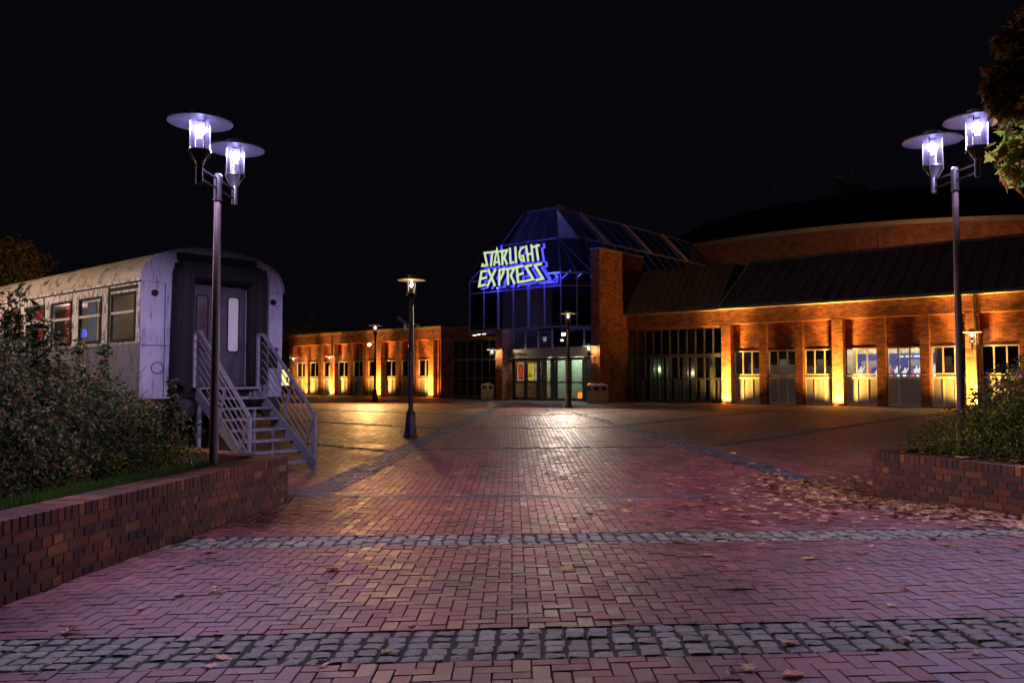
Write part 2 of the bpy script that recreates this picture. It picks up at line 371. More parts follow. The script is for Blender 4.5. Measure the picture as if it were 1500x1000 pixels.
# bricks, herringbone, unit .1 m
GAP = .0075; Mo = .1
ii, jj = np.meshgrid(np.arange(-90, 91), np.arange(20, 390)); ii = ii.ravel(); jj = jj.ravel(); mm_ = (ii+jj) % 4
A = []
s0 = mm_ == 0; A.append(np.stack([ii[s0]+1., jj[s0]+.5, np.full(s0.sum(), 1.), np.full(s0.sum(), .5)], 1))
s2 = mm_ == 2; A.append(np.stack([ii[s2]+.5, jj[s2]+1., np.full(s2.sum(), .5), np.full(s2.sum(), 1.)], 1))
Bk = np.concatenate(A)*Mo
cx, cy, hx, hy = Bk.T
BWc = BW + .004
def clamp_zone(zn, X, Y):            # cut the bricks straight along the bands, walls and drain
    if zn == 0: Y = np.minimum(Y, b1(X)-BWc)
    elif zn == 1: Y = np.clip(Y, b1(X)+BWc, b2(X)-BWc)
    elif zn == 2: Y = np.clip(Y, b2(X)+BWc, YD-.095)
    else: Y = np.clip(Y, YD+.095, YEND)
    if zn < 3: X = np.clip(X, lx(Y)+.035, np.minimum(rx(Y), 8)-.01)
    else: X = np.clip(X, dl_i(Y)+.01, dr_i(Y)-.01)
    return X, Y
P2 = np.stack([cx, cy], 1); near_line = np.zeros(len(cx), bool)
for a, b in lw: near_line |= dseg(P2, a, b) < .13
def pavers(cx, cy, hx, hy, top, inset, low, tilt, gapx, zn):
    n = len(cx); sx = np.array([-1,1,1,-1]); sy = np.array([-1,-1,1,1]); ang = rng.normal(0, .006, n)
    ca, sa = np.cos(ang)[:,None], np.sin(ang)[:,None]
    tx = rng.normal(0, tilt, n)[:,None]; ty = rng.normal(0, tilt, n)[:,None]; dz = rng.normal(0, .0016, n)[:,None]
    jx = rng.normal(0, .0011, (n, 4)); jy = rng.normal(0, .0011, (n, 4))
    def ring(ins, z, ti=1):
        ax = sx*(hx[:,None]-gapx-.0025); ay = sy*(hy[:,None]-gapx-.0025)
        X, Y = clamp_zone(zn, cx[:,None]+ca*ax-sa*ay+jx, cy[:,None]+sa*ax+ca*ay+jy)
        X = X + sx*(.0025-ins); Y = Y + sy*(.0025-ins)
        Z = gz(X, Y) + z + (tx*ax + ty*ay + dz)*ti
        return np.stack([X, Y, Z], 2)
    V = np.concatenate([ring(inset, top), ring(0, top-.004), ring(0, low, 0)], 1).reshape(-1, 3)
    q = [[0,1,2,3]]
    for r in (0, 4):
        for i in range(4): j = (i+1) % 4; q.append([r+j, r+i, r+4+i, r+4+j])
    F = (np.array(q)[None] + (np.arange(n)*12)[:,None,None]).reshape(-1, 4)
    return V, F
VV = []; FF = []; nb_ = 0
for zn in range(4):
    x0_, y0_ = clamp_zone(zn, cx-hx, cy-hy); x1_, y1_ = clamp_zone(zn, cx+hx, cy+hy)
    x2_, y2_ = clamp_zone(zn, cx-hx, cy+hy); x3_, y3_ = clamp_zone(zn, cx+hx, cy-hy)
    ok = (np.minimum(y1_-y3_, y2_-y0_) > .022) & (np.minimum(x1_-x2_, x3_-x0_) > .022) & (cy > 1.8) & ~near_line
    V, F = pavers(cx[ok], cy[ok], hx[ok], hy[ok], .017, .0025, .003, .0045, GAP/2, zn)
    VV.append(V); FF.append(F+nb_); nb_ += len(V)
tag(np_mesh('brick_paving', np.concatenate(VV), np.concatenate(FF), M['paver']), kind='structure')

def cobbles(cs, size, jit, top):      # cs: n x 3 (x, y, angle)
    n = len(cs); cs = np.asarray(cs); K = 8; ring = np.arange(K)*2*pi/K
    sq = 1/np.maximum(np.abs(np.cos(ring)), np.abs(np.sin(ring)))
    hx = size*.5*(1+rng.uniform(-jit, jit*.35, n)); hy = size*.5*(1+rng.uniform(-jit, jit*.35, n))
    V = []; ang = cs[:,2] + rng.normal(0, .07, n); ht = top + rng.normal(0, .003, n)
    for s, z in ((1.0, -.02), (.985, -.0045), (.87, .0), (.0, .001)):
        rr = (1+rng.normal(0, .055, (n, K)))*s*np.minimum(sq, 1.31)[None] if s else np.zeros((n, 1))
        rg = ring if s else np.zeros(1)
        ax = hx[:,None]*rr*np.cos(rg); ay = hy[:,None]*rr*np.sin(rg)
        X = cs[:,0:1] + np.cos(ang)[:,None]*ax - np.sin(ang)[:,None]*ay; Y = cs[:,1:2] + np.sin(ang)[:,None]*ax + np.cos(ang)[:,None]*ay
        V.append(np.stack([X, Y, gz(X, Y) + ht[:,None] + z + (rng.normal(0, .0018, X.shape) if z > -.01 else 0)], 2))
    V = np.concatenate(V, 1); nv = V.shape[1]; T = []
    for r in (0, K):
        for i in range(K): j = (i+1) % K; T += [[r+i, r+j, r+K+j], [r+i, r+K+j, r+K+i]]
    for i in range(K): T.append([2*K+i, 2*K+(i+1) % K, 3*K])
    F = (np.array(T)[None] + (np.arange(n)*nv)[:,None,None]).reshape(-1, 3)
    return V.reshape(-1, 3), F
def cobble_band(p, q, rows, pitch, mat, bed, name, cut=None, top=.016):
    p = np.array(p, float); q = np.array(q, float); d = q-p; L = np.linalg.norm(d); d /= L; nn = np.array([-d[1], d[0]]); ang = math.atan2(d[1], d[0])
    cs = []
    for r in range(rows):
        off = (r-(rows-1)/2)*pitch
        s = rng.uniform(0, .02)
        while s < L:
            c = p + d*(s + rng.normal(0,.004)) + nn*(off+rng.normal(0,.003))
            if cut is None or cut(*c): cs.append((c[0], c[1], ang))
            s += pitch*1.13
    V, F = cobbles(cs, pitch*.97, .16, top)
    tag(np_mesh(name, V, F, mat), kind='structure')
    hw = rows*pitch/2+.012; k = max(2, int(L/1.0)); Vb = []; Fb = []
    for i in range(k+1):
        for s in (-1, 1): c = p + d*L*i/k + nn*hw*s; Vb.append((c[0], c[1], float(gz(*c))+.0085))
    for i in range(k): Fb.append((2*i, 2*i+2, 2*i+3, 2*i+1))
    tag(np_mesh(name.replace('cobble', 'cobble_bed') if 'cobble' in name else name+'_bed', Vb, Fb, bed), kind='structure')
yy = lambda f, x: (x, float(f(x)))
cobble_band(yy(b1, lx(4.6)+.02), yy(b1, 8), 5, .114, M['cobble'], M['moss'], 'cobble_band', cut=lambda x, y: lx(y)+.05 < x < rx(y)-.05)
cobble_band(yy(b2, lx(8.2)+.02), yy(b2, rx(8.2)), 5, .114, M['cobble'], M['moss'], 'cobble_band', cut=lambda x, y: lx(y)+.05 < x < rx(y)-.05)
for fo, fi, y0 in ((dl_o, dl_i, YD+.1), (dr_o, dr_i, YD+.1)):
    c0 = ((fo(y0)+fi(y0))/2, y0); c1 = ((fo(YEND+2)+fi(YEND+2))/2, YEND+2)
    a_ = math.atan2(c1[1]-c0[1], c1[0]-c0[0]); wd = abs(fo(20)-fi(20))*abs(sin(a_)); rows = max(4, min(7, int(round(wd/.11))))
    cobble_band(c0, c1, rows, .11, M['cobble_dark'], M['joint'], 'cobble_band')
def dark_line(a, b, wdt=.26, rows=2):
    cobble_band(a, b, rows, .11, M['cobble_dark'], M['joint'], 'cobble_channel', top=.008)
for a, b in lw: dark_line(a, b)
for a, b in (((575,661),(440,648.5)), ((652,628),(440,616)), ((735,609),(470,600)), ((1052,652),(1420,600)), ((918,622.5),(1120,602.5)), ((846,607),(960,599))):
    dark_line(ground_at(*a), ground_at(*b))

# drainage channel
dr = thing('drain_channel', 'long steel comb grating drain crossing the brick paving between the walls', 'drain', (0, YD, 0))
x0, x1 = lx(YD)+.02, RW0[0]
m = MB(); z = float(gz(0, YD))
m.box(x0, x1, -.085, -.062, z+.002, z+.022); m.box(x0, x1, .062, .085, z+.002, z+.022); m.build('frame', M['galv'], dr)
m = MB(); x = x0+.01
while x < x1-.02: m.box(x, x+.012, -.061, .061, z+.004, z+.020); x += .026
m.box(x0+.01, x1-.01, -.006, .006, z+.0045, z+.0195)
g_ = m.build('grating', M['galv'], dr)
m = MB(); m.box(x0+.003, x1-.003, -.061, .061, z+.0052-.003, z+.0035); m.build('trough', M['black'], dr)

# ------------------------------------------------------------------ garden walls of real bricks
def brick_run(V, F, p, q, z0f, z1, thick, header_top=True):
    """bricks on the outer face (right-hand side of p->q is outside), plus a rowlock top across the thickness"""
    p = np.array(p, float); q = np.array(q, float); d = q-p; L = np.linalg.norm(d); d /= L; out = np.array([d[1], -d[0]])
    def brick(s0, s1, d0, d1, za, zb, push=0):
        s0 += .005; s1 -= .005; za += .005; zb -= .005; c = .005
        t = rng.normal(0, .0015); base = len(V)
        def P(s, o_, z): r = p + d*s + out*(o_+push+t); V.append((r[0], r[1], z))
        for (a, b, o0, o1, zz0, zz1) in ((s0, s1, d0+c, d1-c, za+c, zb-c), (s0+c, s1-c, d0, d1, za+c, zb-c), (s0+c, s1-c, d0+c, d1-c, za, zb)):
            P(a,o0,zz0); P(b,o0,zz0); P(b,o1,zz0); P(a,o1,zz0); P(a,o0,zz1); P(b,o0,zz1); P(b,o1,zz1); P(a,o1,zz1)
        b_ = base
        X, Y, Z = b_, b_+8, b_+16
        F.append((X+0,X+3,X+7,X+4)); F.append((X+1,X+5,X+6,X+2)); F.append((Y+0,Y+4,Y+5,Y+1)); F.append((Y+3,Y+2,Y+6,Y+7)); F.append((Z+4,Z+7,Z+6,Z+5)); F.append((Z+0,Z+1,Z+2,Z+3))
        # bevel strips around the outer vertical and top edges
        for a, b in (((Y+7,Y+6),(Z+7,Z+6)), ((Y+5,Y+4),(Z+5,Z+4)), ((Y+3,Y+2),(Z+3,Z+2)), ((Y+1,Y+0),(Z+1,Z+0))): F.append((a[0],a[1],b[1],b[0]))
        for a, b in (((X+4,X+7),(Z+4,Z+7)), ((X+6,X+5),(Z+6,Z+5)), ((X+0,X+3),(Z+0,Z+3)), ((X+2,X+1),(Z+2,Z+1))): F.append((a[0],a[1],b[1],b[0]))
        for a in (0,4,7,3,1,5,6,2):
            pass
        for a, b in (((X+0,X+4),(Y+0,Y+4)), ((X+7,X+3),(Y+7,Y+3)), ((X+5,X+1),(Y+5,Y+1)), ((X+2,X+6),(Y+2,Y+6))): F.append((a[0],a[1],b[1],b[0]))
    soldier = .118; s = 0
    while s < L-.02: brick(s, min(s+.083, L), -thick, .0, z1-soldier, z1); s += .083
    zt = z1-soldier; row = 0
    while zt > z0f-.05:
        hd = row % 2 == 1; bl = .125 if hd else .25; s = -rng.uniform(0,.001) - (.0625 if hd else 0) - (.125 if row % 4 == 2 else 0)
        while s < L-.001:
            a, b = max(s, 0), min(s+bl, L)
            if b-a > .03: brick(a, b, -.115, 0, zt-.083, zt)
            s += bl
        zt -= .083; row += 1
    return
def garden_wall(name_label, segs, z1, thick=.36):
    root = thing('garden_wall', name_label, 'brick wall')
    V = []; F = []
    for p, q in segs:
        z0 = min(float(gz(*p)), float(gz(*q)))
        brick_run(V, F, p, q, z0, z1, thick)
    me = bpy.data.meshes.new('bricks'); me.from_pydata(V, [], F); me.materials.append(M['wallbrick'])
    o = bpy.data.objects.new('bricks', me); C.objects.link(o); o.parent = root
    m = MB()
    for p, q in segs:
        p = np.array(p, float); q = np.array(q, float); d = (q-p)/np.linalg.norm(q-p); out = np.array([d[1], -d[0]])
        z0 = min(float(gz(*p)), float(gz(*q)))-.1
        a, b = p+d*.008-out*.008, q-d*.008-out*.008; a2, b2 = a-out*(thick-.016), b-out*(thick-.016)
        m.quadbox([(*a,z0),(*b,z0),(*b2,z0),(*a2,z0),(*a,z1-.012),(*b,z1-.012),(*b2,z1-.012),(*a2,z1-.012)])
    m.build('mortar', M['wallmortar'], root)
    return root
ZW = .63
# left: outside on the right-hand side when walking from near to far
L2 = LW1 + np.array([-.759, .651])*3.4
nrm = np.array([(LW1-LW0)[1], -(LW1-LW0)[0]])/np.linalg.norm(LW1-LW0)
back_in = LW1 - nrm*.362
wl = garden_wall('long low red brick planter wall in front of the bushes and carriage stairs', [(LW0, LW1)], ZW)
V = []; F = []; brick_run(V, F, L2 + np.array([-.35,-.35]), LW1 - nrm*.37 + np.array([0,-.31]), .05, ZW-.004, .30)
me = bpy.data.meshes.new('return_bricks'); me.from_pydata(V, [], F); me.materials.append(M['wallbrick']); o = bpy.data.objects.new('return_bricks', me); C.objects.link(o); o.parent = wl
R2 = RW0 + B*5.0
wr = garden_wall('low brown brick planter wall with fallen leaves along its foot, under the hedge', [(RW0, RW1)], ZW+.02)
V = []; F = []; brick_run(V, F, R2, RW0 + B*.03, .05, ZW+.016, .36)
me = bpy.data.meshes.new('return_bricks'); me.from_pydata(V, [], F); me.materials.append(M['wallbrick']); o = bpy.data.objects.new('return_bricks', me); C.objects.link(o); o.parent = wr
# planting beds (soil)
def soil(name, pts, z):
    m = MB(); m.slab([(x, y, z) for x, y in pts], (0,0,-.3)); tag(m.build(name, M['soil']), kind='structure')
soil('bed_soil', [LW0-nrm*.35, LW1-nrm*.35, L2, (-16, 21.8), (-16, 3)], .52)
soil('bed_soil', [RW0+np.array([.40,-.15]), RW1+np.array([.37,.1]), (16, 4), (16, 16), R2+np.array([.4,-.3])], .55)

# ------------------------------------------------------------------ LAMPS
def lantern_parts(root, ox=0, oy=0, oz=0, lit=(.62,.60,1.0), glow=30, mat='metal', withlabel=True, hatmat='hat'):
    """shade, glass, bulb, cage, cone; origin at the bottom of the cone"""
    c = (ox, oy, oz)
    m = MB(); m.lathe([(.001,.0),(.045,.0),(.05,.02),(.115,.125),(.125,.13),(.125,.15),(.10,.15),(.001,.15)], c, 20); m.build('lantern_base', M[mat], root, True)
    m = MB(); m.lathe([(.112,.15),(.112,.50)], c, 24); m.build('glass', M['lampglass'], root, True)
    m = MB()
    for k in range(4):
        a = pi/4 + k*pi/2; x, y = cos(a), sin(a)
        m.tube((ox+.122*x, oy+.122*y, oz+.09), (ox+.122*x, oy+.122*y, oz+.54), .006, n=6)
        m.tube((ox+.122*x, oy+.122*y, oz+.09), (ox+.05*x, oy+.05*y, oz-.02), .006, n=6)
    m.build('cage', M['metal'], root)
    m = MB(); m.lathe([(.05,.50),(.12,.505),(.15,.52),(.35,.487),(.36,.470),(.355,.466),(.15,.500),(.11,.496),(.05,.496)], c, 40); sh = m.build('lamp_shade', M[hatmat], root, True)
    m = MB(); m.lathe([(.001,.522),(.10,.522),(.10,.55),(.105,.553),(.105,.59),(.08,.60),(.001,.603)], c, 24); m.build('cap', M[hatmat], sh, True)
    m = MB(); m.lathe([(.001,.16),(.045,.16),(.045,.28),(.03,.29),(.001,.29)], c, 14); m.build('bulb_holder', M['black'], root, True)
    m = MB(); m.lathe([(.001,.29),(.018,.30),(.022,.34),(.022,.42),(.014,.45),(.001,.455)], c, 14)
    if ('bulb', lit, glow) not in M: M[('bulb', lit, glow)] = emitter('bulb_light', lit, glow)
    m.build('bulb', M[('bulb', lit, glow)], root, True)

VIO = (.76, .58, 1.0)
def double_lamp(label, base, ztop, arm_dir, span, power, ls=1.0):
    g = base[2]; root = thing('double_street_lamp', label, 'street lamp', base)
    H = ztop - g          # top of the pole
    m = MB(); m.tube((0,0,-.2), (0,0,H-.12), .052, .04, 20); m.build('pole', M['polepaint'], root, True)
    m = MB(); m.tube((0,0,H-.30), (0,0,H), .047, .047, 20); m.tube((0,0,H), (0,0,H+.02), .047, .03, 20)
    m.tube((0,0,H-.31), (0,0,H-.295), .056, n=20); m.build('collar', M['metal'], root, True)
    a = np.array([*arm_dir, 0.]); a /= np.linalg.norm(a)
    for s, sp in ((-1, span[0]), (1, span[1])):
        e = a*s*sp; arm = MB()
        for dz in (-.05, -.17): arm.bar((0,0,H+dz), (e[0], e[1], H+dz), .016, .022)
        arm.tube((e[0], e[1], H-.24), (e[0], e[1], H-.0), .038, n=16); arm.build('arm', M['metal'], root)
        ln = bpy.data.objects.new('lantern', None); C.objects.link(ln); ln.parent = root; ln.location = (e[0], e[1], H); ln.scale = (ls,)*3
        lantern_parts(ln, glow=7, lit=(.36,.42,1.0))
        spot('lamp_light', (0,0,.44), (0,0,-1), VIO, power, 172, .25, .07, ln)
    return root
lz = 4.57-.47
double_lamp('tall lamp with two glowing violet lanterns in front of the carriage stairs', (-3.56, 9.82, .52), lz, (.03, 1), (.55,.55), 300)
double_lamp('tall lamp with two glowing violet lanterns beside the autumn maple', (6.20, 11.35, .55), 4.58, (-.11, 1), (.48,.48), 340, 1.13)

FLOOD = (1.0, .50, .16)
def post_lamp(label, px, py, s=1.0, flood=None, cams=False):
    x, y = ground_at(px, py); g = float(gz(x, y))
    root = thing('post_lamp', label, 'street lamp', (x, y, g), 0, 'black post lamps on the square')
    m = MB(); m.lathe([(.001,0),(.19,0),(.19,.03),(.155,.06),(.115,.56),(.13,.57),(.13,.60),(.10,.62),(.085,.66),(.001,.66)], (0,0,0), 8); m.build('plinth', M['metal'], root)
    m = MB(); m.lathe([(.06,.66),(.058,2.05),(.078,2.07),(.078,2.12),(.058,2.15),(.052,3.20),(.06,3.22),(.06,3.26),(.042,3.30),(.04,3.44)], (0,0,0), 16); m.build('pole', M['metal'], root, True)
    ln = bpy.data.objects.new('lantern', None); C.objects.link(ln); ln.parent = root; ln.location = (0,0,3.42)
    lantern_parts(ln, lit=(1.0,.84,.48), glow=5 if not cams else 5, hatmat='warmhat')
    point('lamp_light', (0,0,.38), (1.0,.72,.33), 14, .05, ln)
    if flood:
        dx, dz, power, to = flood[:4]; fcol = flood[4] if len(flood) > 4 else FLOOD
        m = MB(); m.bar((0,0,dz), (dx,-.06,dz), .03); m.tube((dx,-.02,dz-.0), (dx,-.16,dz-.03), .085, .10, 16); f = m.build('floodlight', M['metal'], root)
        m = MB(); m.lathe([(.001,0),(.08,0)], (0,0,0), 16); ln_ = m.build('lens', M.setdefault('floodlens', emitter('floodlight_lens', (1,.66,.28), 60)), f); ln_.rotation_euler = (radians(78),0,0); ln_.location = (dx,-.165,dz-.03)
        spot('flood_light', (dx, -.25, dz-.06), to, fcol, power, 150, .5, .09, root)
    if cams:
        m = MB()
        for sx, ex, ez in ((-1, -.34, 2.98), (1, .12, 2.70)):
            m.bar((0,0,2.75), (sx*.12,-.05,2.78), .025); m.tube((sx*.12,-.06,2.80), (sx*.2 if sx>0 else -.28,-.3,2.74 if sx>0 else 2.92), .04, n=10)
        m.bar((-.16,-.12,2.85), (-.13,-.12,2.62), .05); m.build('camera', M['galv'], root)
    return root
post_lamp('black post lamp with small cameras halfway up, standing alone nearest the stairs', 601.5, 640, cams=True)
post_lamp('black post lamp with an orange floodlight before the side wing windows', 549, 589.5, flood=(-.28, 2.98, 900, (-2, -30, -4)))
post_lamp('black post lamp with an orange floodlight before the glass entrance doors', 832.5, 597, flood=(-.20, 3.08, 460, (-4, -26, -6), (1,.80,.62)))

# ------------------------------------------------------------------ BUILDINGS (local x along the fronts, y into the depth)
def building(name, label): return thing(name, label, 'building', (O[0], O[1], GB), ROT)
BAY = 5.37
WX0 = [.24, .24+1.39+.36, .24+2*(1.39+.36)]
def window(parent, x0, x1, y, z0, z1, panes, kind='upper', frame='frame_cream', glass='glass', fw=.055, depth=.09, name='window', rows=1):
    m = MB(); m.box(x0, x1, y, y+depth, z0, z0+fw*1.2); m.box(x0, x1, y, y+depth, z1-fw, z1)
    m.box(x0, x0+fw, y, y+depth, z0+fw*1.2, z1-fw); m.box(x1-fw, x1, y, y+depth, z0+fw*1.2, z1-fw)
    for i in range(1, panes):
        xm = x0 + (x1-x0)*i/panes; m.box(xm-fw*.5, xm+fw*.5, y+.004, y+depth-.004, z0+fw*1.2, z1-fw)
    for r in range(1, rows):
        zm = z0+(z1-z0)*r/rows; m.box(x0+fw, x1-fw, y+.008, y+depth-.008, zm-fw*.5, zm+fw*.5)
    o = m.build(name, M[frame], parent)
    g = MB(); g.box(x0+fw*.5, x1-fw*.5, y+depth*.55, y+depth*.55+.012, z0+fw*.6, z1-fw*.5)
    g.build('pane' if kind == 'upper' else 'panel', M[glass], o)
    return o
def wing(root, xp0, nb, yf, ztop, glassy='glass', lower='panel', skip=(), thin=False):
    """brick front with lit pillars every BAY, three tall windows per bay"""
    for i in range(nb+1):
        x = xp0 + i*BAY; m = MB(); m.box(x-.24, x+.24, yf-.004, yf+.5, -.05, 3.87); m.build('pillar', M['brick'], root)
    m = MB(); m.box(xp0-.26, xp0+nb*BAY+.26, yf, yf+.52, 3.87, ztop); m.build('lintel', M['brick'], root)
    m = MB()
    for i in range(nb):
        for k in range(3):
            a = xp0+i*BAY+WX0[k]
            m.box(a-.002, a+1.392, yf+.42, yf+.6, 2.56, 3.87)
    m.build('brick_panel', M['brick'], root)
    for i in range(nb):
        for k in (1, 2):
            a = xp0+i*BAY+WX0[k]-.36; m = MB(); m.box(a, a+.36, yf+.16, yf+.6, -.05, 3.869); m.build('pier', M['brick'], root)
    for i in range(nb):
        for k in range(3):
            a = xp0+i*BAY+WX0[k]; b = a+1.39
            n = 3 if not thin else 2
            window(root, a+.01, b-.01, yf+.38, 1.36, 2.555, n)
            window(root, a+.01, b-.01, yf+.38, .02, 1.24, n, 'lower', glass=lower)
            m = MB(); m.box(a+.012, b-.012, yf+.36, yf+.47, 1.244, 1.30); m.build('window_sill', M['frame_cream'], root)
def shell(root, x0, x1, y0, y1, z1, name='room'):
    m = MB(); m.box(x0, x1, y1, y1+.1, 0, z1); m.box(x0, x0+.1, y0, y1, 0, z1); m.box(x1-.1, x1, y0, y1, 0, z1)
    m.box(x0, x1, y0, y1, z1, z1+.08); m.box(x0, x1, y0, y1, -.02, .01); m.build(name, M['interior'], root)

# ---- right wing
rw = building('side_wing', 'long lit brick wing under a dark roof with six cream windows, right of the entrance')
XR = 5.73; YF = 2.54; NB = 4; XE = XR+NB*BAY
wing(rw, XR, NB, YF, 4.60)
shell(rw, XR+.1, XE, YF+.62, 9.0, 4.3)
def roof_run(root, x0, x1, y, z0, run, rise, mat, th=.12, name='roof', seams=None):
    m = MB(); m.slab([(x0, y, z0), (x1, y, z0), (x1, y+run, z0+rise), (x0, y+run, z0+rise)], (0, .06, -th)); r = m.build(name, M[mat], root)
    if seams:
        m = MB(); x = x0+.02; L = math.hypot(run, rise); nx_ = -rise/L; nz_ = run/L
        while x < x1: m.bar((x, y+nx_*.02, z0+nz_*.02), (x, y+run+nx_*.02, z0+rise+nz_*.02), .03, .06, up=(0,nx_,nz_)); x += seams
        m.build('seam', M[mat], r)
    return r
roof_run(rw, XR-.17, XE+.5, YF-.25, 4.72, 3.9, 2.73, 'darkroof', seams=.62)
# pantile ribs
m = MB(); m.box(XR-.32, XE+.5, YF-.40, YF-.24, 4.60, 4.74)
g_ = m.build('gutter', M['frame_grey'], rw)
m = MB(); x = XR
while x < XE: m.box(x, x+.035, YF-.425, YF-.40, 4.63, 4.70); x += .75
m.build('gutter_bracket', M['flash'], g_)
m = MB(); m.box(XR-.28, XE+.5, YF-.24, YF+.3, 4.602, 4.66); m.build('soffit', M['frame_cream'], rw)
m = MB(); m.bar((XR-.20, YF-.2, 4.80), (XR-.20, YF+3.6, 7.46), .10, .07); m.build('verge_flashing', simple('bright_flashing', (.8,.78,.74), .4, .2), rw)
m = MB(); m.box(XR-.22, XR-.1, YF+.6, 9, 0, 4.7); m.build('gable_wall', M['brick'], rw)
# flat upper level behind the ridge
m = MB(); m.box(XR, XE, YF+3.4, YF+9, 4.5, 7.38); m.build('upper_storey', M['darkroof'], rw)
m = MB(); m.tube((XR+2*BAY+.15, YF-.07, .02), (XR+2*BAY+.15, YF-.07, 4.6), .045, n=12); m.build('downpipe', M['frame_grey'], rw)
m = MB(); m.tube((11.9, YF+3.5, 7.4), (11.9, YF+3.5, 8.0), .03, n=8); m.build('vent_pipe', M['flash'], rw)

# the lit room with a blue wall picture behind two windows
rx0, rx1 = XR+BAY+.15, XR+BAY+3.55
m = MB(); m.box(rx0, rx1+.3, YF+1.9, YF+1.95, .1, 3.1); m.box(rx0-.05, rx0, YF+.65, YF+1.95, .1, 3.1); m.box(rx1+.3, rx1+.35, YF+.65, YF+1.95, .1, 3.1); m.box(rx0-.05, rx1+.35, YF+.65, YF+1.95, 3.1, 3.15); m.build('lit_room', M['interior_pale'], rw)
for k in range(2):
    point('room_light', (rx0+.9+1.75*k, YF+1.15, 2.85), (1,.82,.5), 34, .08, rw)

for k, (wk, zt_, pw) in enumerate(((0, 1.75, 5), (1, 1.9, 6), (2, 1.82, 7), (5, 1.8, 5))):  # added blocks in place of vans and tents reflected in the panes
    a = XR+(wk//3)*BAY+WX0[wk % 3]; m = MB(); m.box(a-.6, a+.75, YF+2.1, YF+2.7, .02, zt_); m.build('reflection_block', M['interior_pale'], rw)
    m = MB(); m.box(a-.3+.1*k, a+.1+.1*k, YF+2.2, YF+2.5, zt_+.002, zt_+.22+.05*k); m.build('reflection_box', M['interior_pale'], rw)
    point('room_light', (a+.2, YF+1.6, 2.9), (1,.85,.65), pw, .05, rw)  # added lamp, only there to show those blocks
m = MB(); a = XR+2*BAY+WX0[1]; m.box(a+.06, a+1.33, YF+.62, YF+.63, 1.95, 2.5); m.build('blind', M['interior_pale'], rw)
# ---- left wing
lwg = building('side_wing', 'low flat-roofed brick wing with glowing pillars and white windows, left of the entrance')
YL = 3.53; XL1 = -16.16; XL0 = XL1 - 3*BAY + .3
wing(lwg, XL1-3*BAY, 3, YL, 4.62, lower='curtainpanel', thin=True)
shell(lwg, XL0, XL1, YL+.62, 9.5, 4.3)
m = MB(); m.box(XL1-3*BAY-.3, XL1+1.0, YL-.06, 12, 4.625, 4.72); m.build('roof', M['darkroof'], lwg)
m = MB(); m.box(XL1-3*BAY-.32, XL1+1.02, YL-.09, YL+.3, 4.722, 4.76); m.build('coping', M['flash'], lwg)
m = MB(); m.box(XL1+.245, XL1+.97, YL+.3, 12, -.05, 4.62); m.box(XL1+.9, XL1+.97, YL+.01, YL+.3, -.05, 3.87); m.box(XL1+.262, XL1+.97, YL+.0, YL+.3, 3.872, 4.618)
m.box(XL1+.55, XL1+.61, YL+.12, YL+.3, -.05, 3.87); m.build('end_wall', M['brick'], lwg)
m = MB(); m.tube((XL1-2*BAY-.02, YL-.08, .02), (XL1-2*BAY-.02, YL-.08, 4.62), .045, n=12); m.build('downpipe', M['frame_grey'], lwg)
m = MB(); m.box(XL1-3*BAY-.32, XL1-3*BAY-.25, YL+.4, 12, 0, 4.62); m.build('side_wall', M['brick'], lwg)

# ---- round hall behind
hx_, hy_, hR, hZ = 31.7, 69.6, 22.5, 11.25
rh = thing('round_hall', 'huge dark round brick hall rising behind the lit wing', 'building', (hx_, hy_, GB))
n = 120; m = MB(); m.lathe([(hR, 0), (hR, hZ-GB-.35)], (0,0,0), n); o = m.build('drum_wall', M['brick_drum'], rh, True)
uv = o.data.uv_layers.new(name='u')
m = MB(); m.lathe([(hR+.0, hZ-GB-.35), (hR+.12, hZ-GB-.33), (hR+.12, hZ-GB-.05), (hR-.1, hZ-GB-.02)], (0,0,0), n); m.build('rim', M['flash'], rh, True)
m = MB(); m.lathe([(hR-.1, hZ-GB-.02), (hR-1.5, hZ-GB+.5), (hR-6, hZ-GB+3.0), (6, 16.2), (.01, 16.6)], (0,0,0), n); rf = m.build('roof', simple('black_drum_roof', (.02,.016,.02), .8, var=.4, scale=1, spec=.2), rh, True)
for a_, zz, hh, rr in ((-2.50, 13.9, 1.7, 15.0), (-2.2, 15.1, 2.2, 10), (-1.85, 15.6, 2.4, 8)):
    m = MB(); m.tube((rr*cos(a_), rr*sin(a_), zz-.6), (rr*cos(a_), rr*sin(a_), zz+hh), .05, n=6); m.build('mast', M['galv'], rf)
m = MB(); m.box(-7.4, -6.8, -8.6, -8.2, 14.6, 16.5); m.box(-6.7, -5.0, -8.6, -8.2, 14.6, 15.9); m.build('vent_box', M['galv'], rf)

# ---- entrance hall: glass links, brick fins, octagonal glass tower and nave
eh = building('entrance_hall', 'glass entrance tower between two brick fins, with its folded glass roof and glazed links')
m = MB(); m.box(-.53, 0, 0, 4.2, -.05, 7.9); m.build('brick_fin', M['brick'], eh)
m = MB(); m.box(-7.17, -6.64, 0, 4.6, -.05, 6.9); m.build('brick_fin', M['brick'], eh)
m = MB(); m.box(-.58, .05, -.06, 4.25, 7.902, 7.98); m.build('fin_coping', M['flash'], eh)
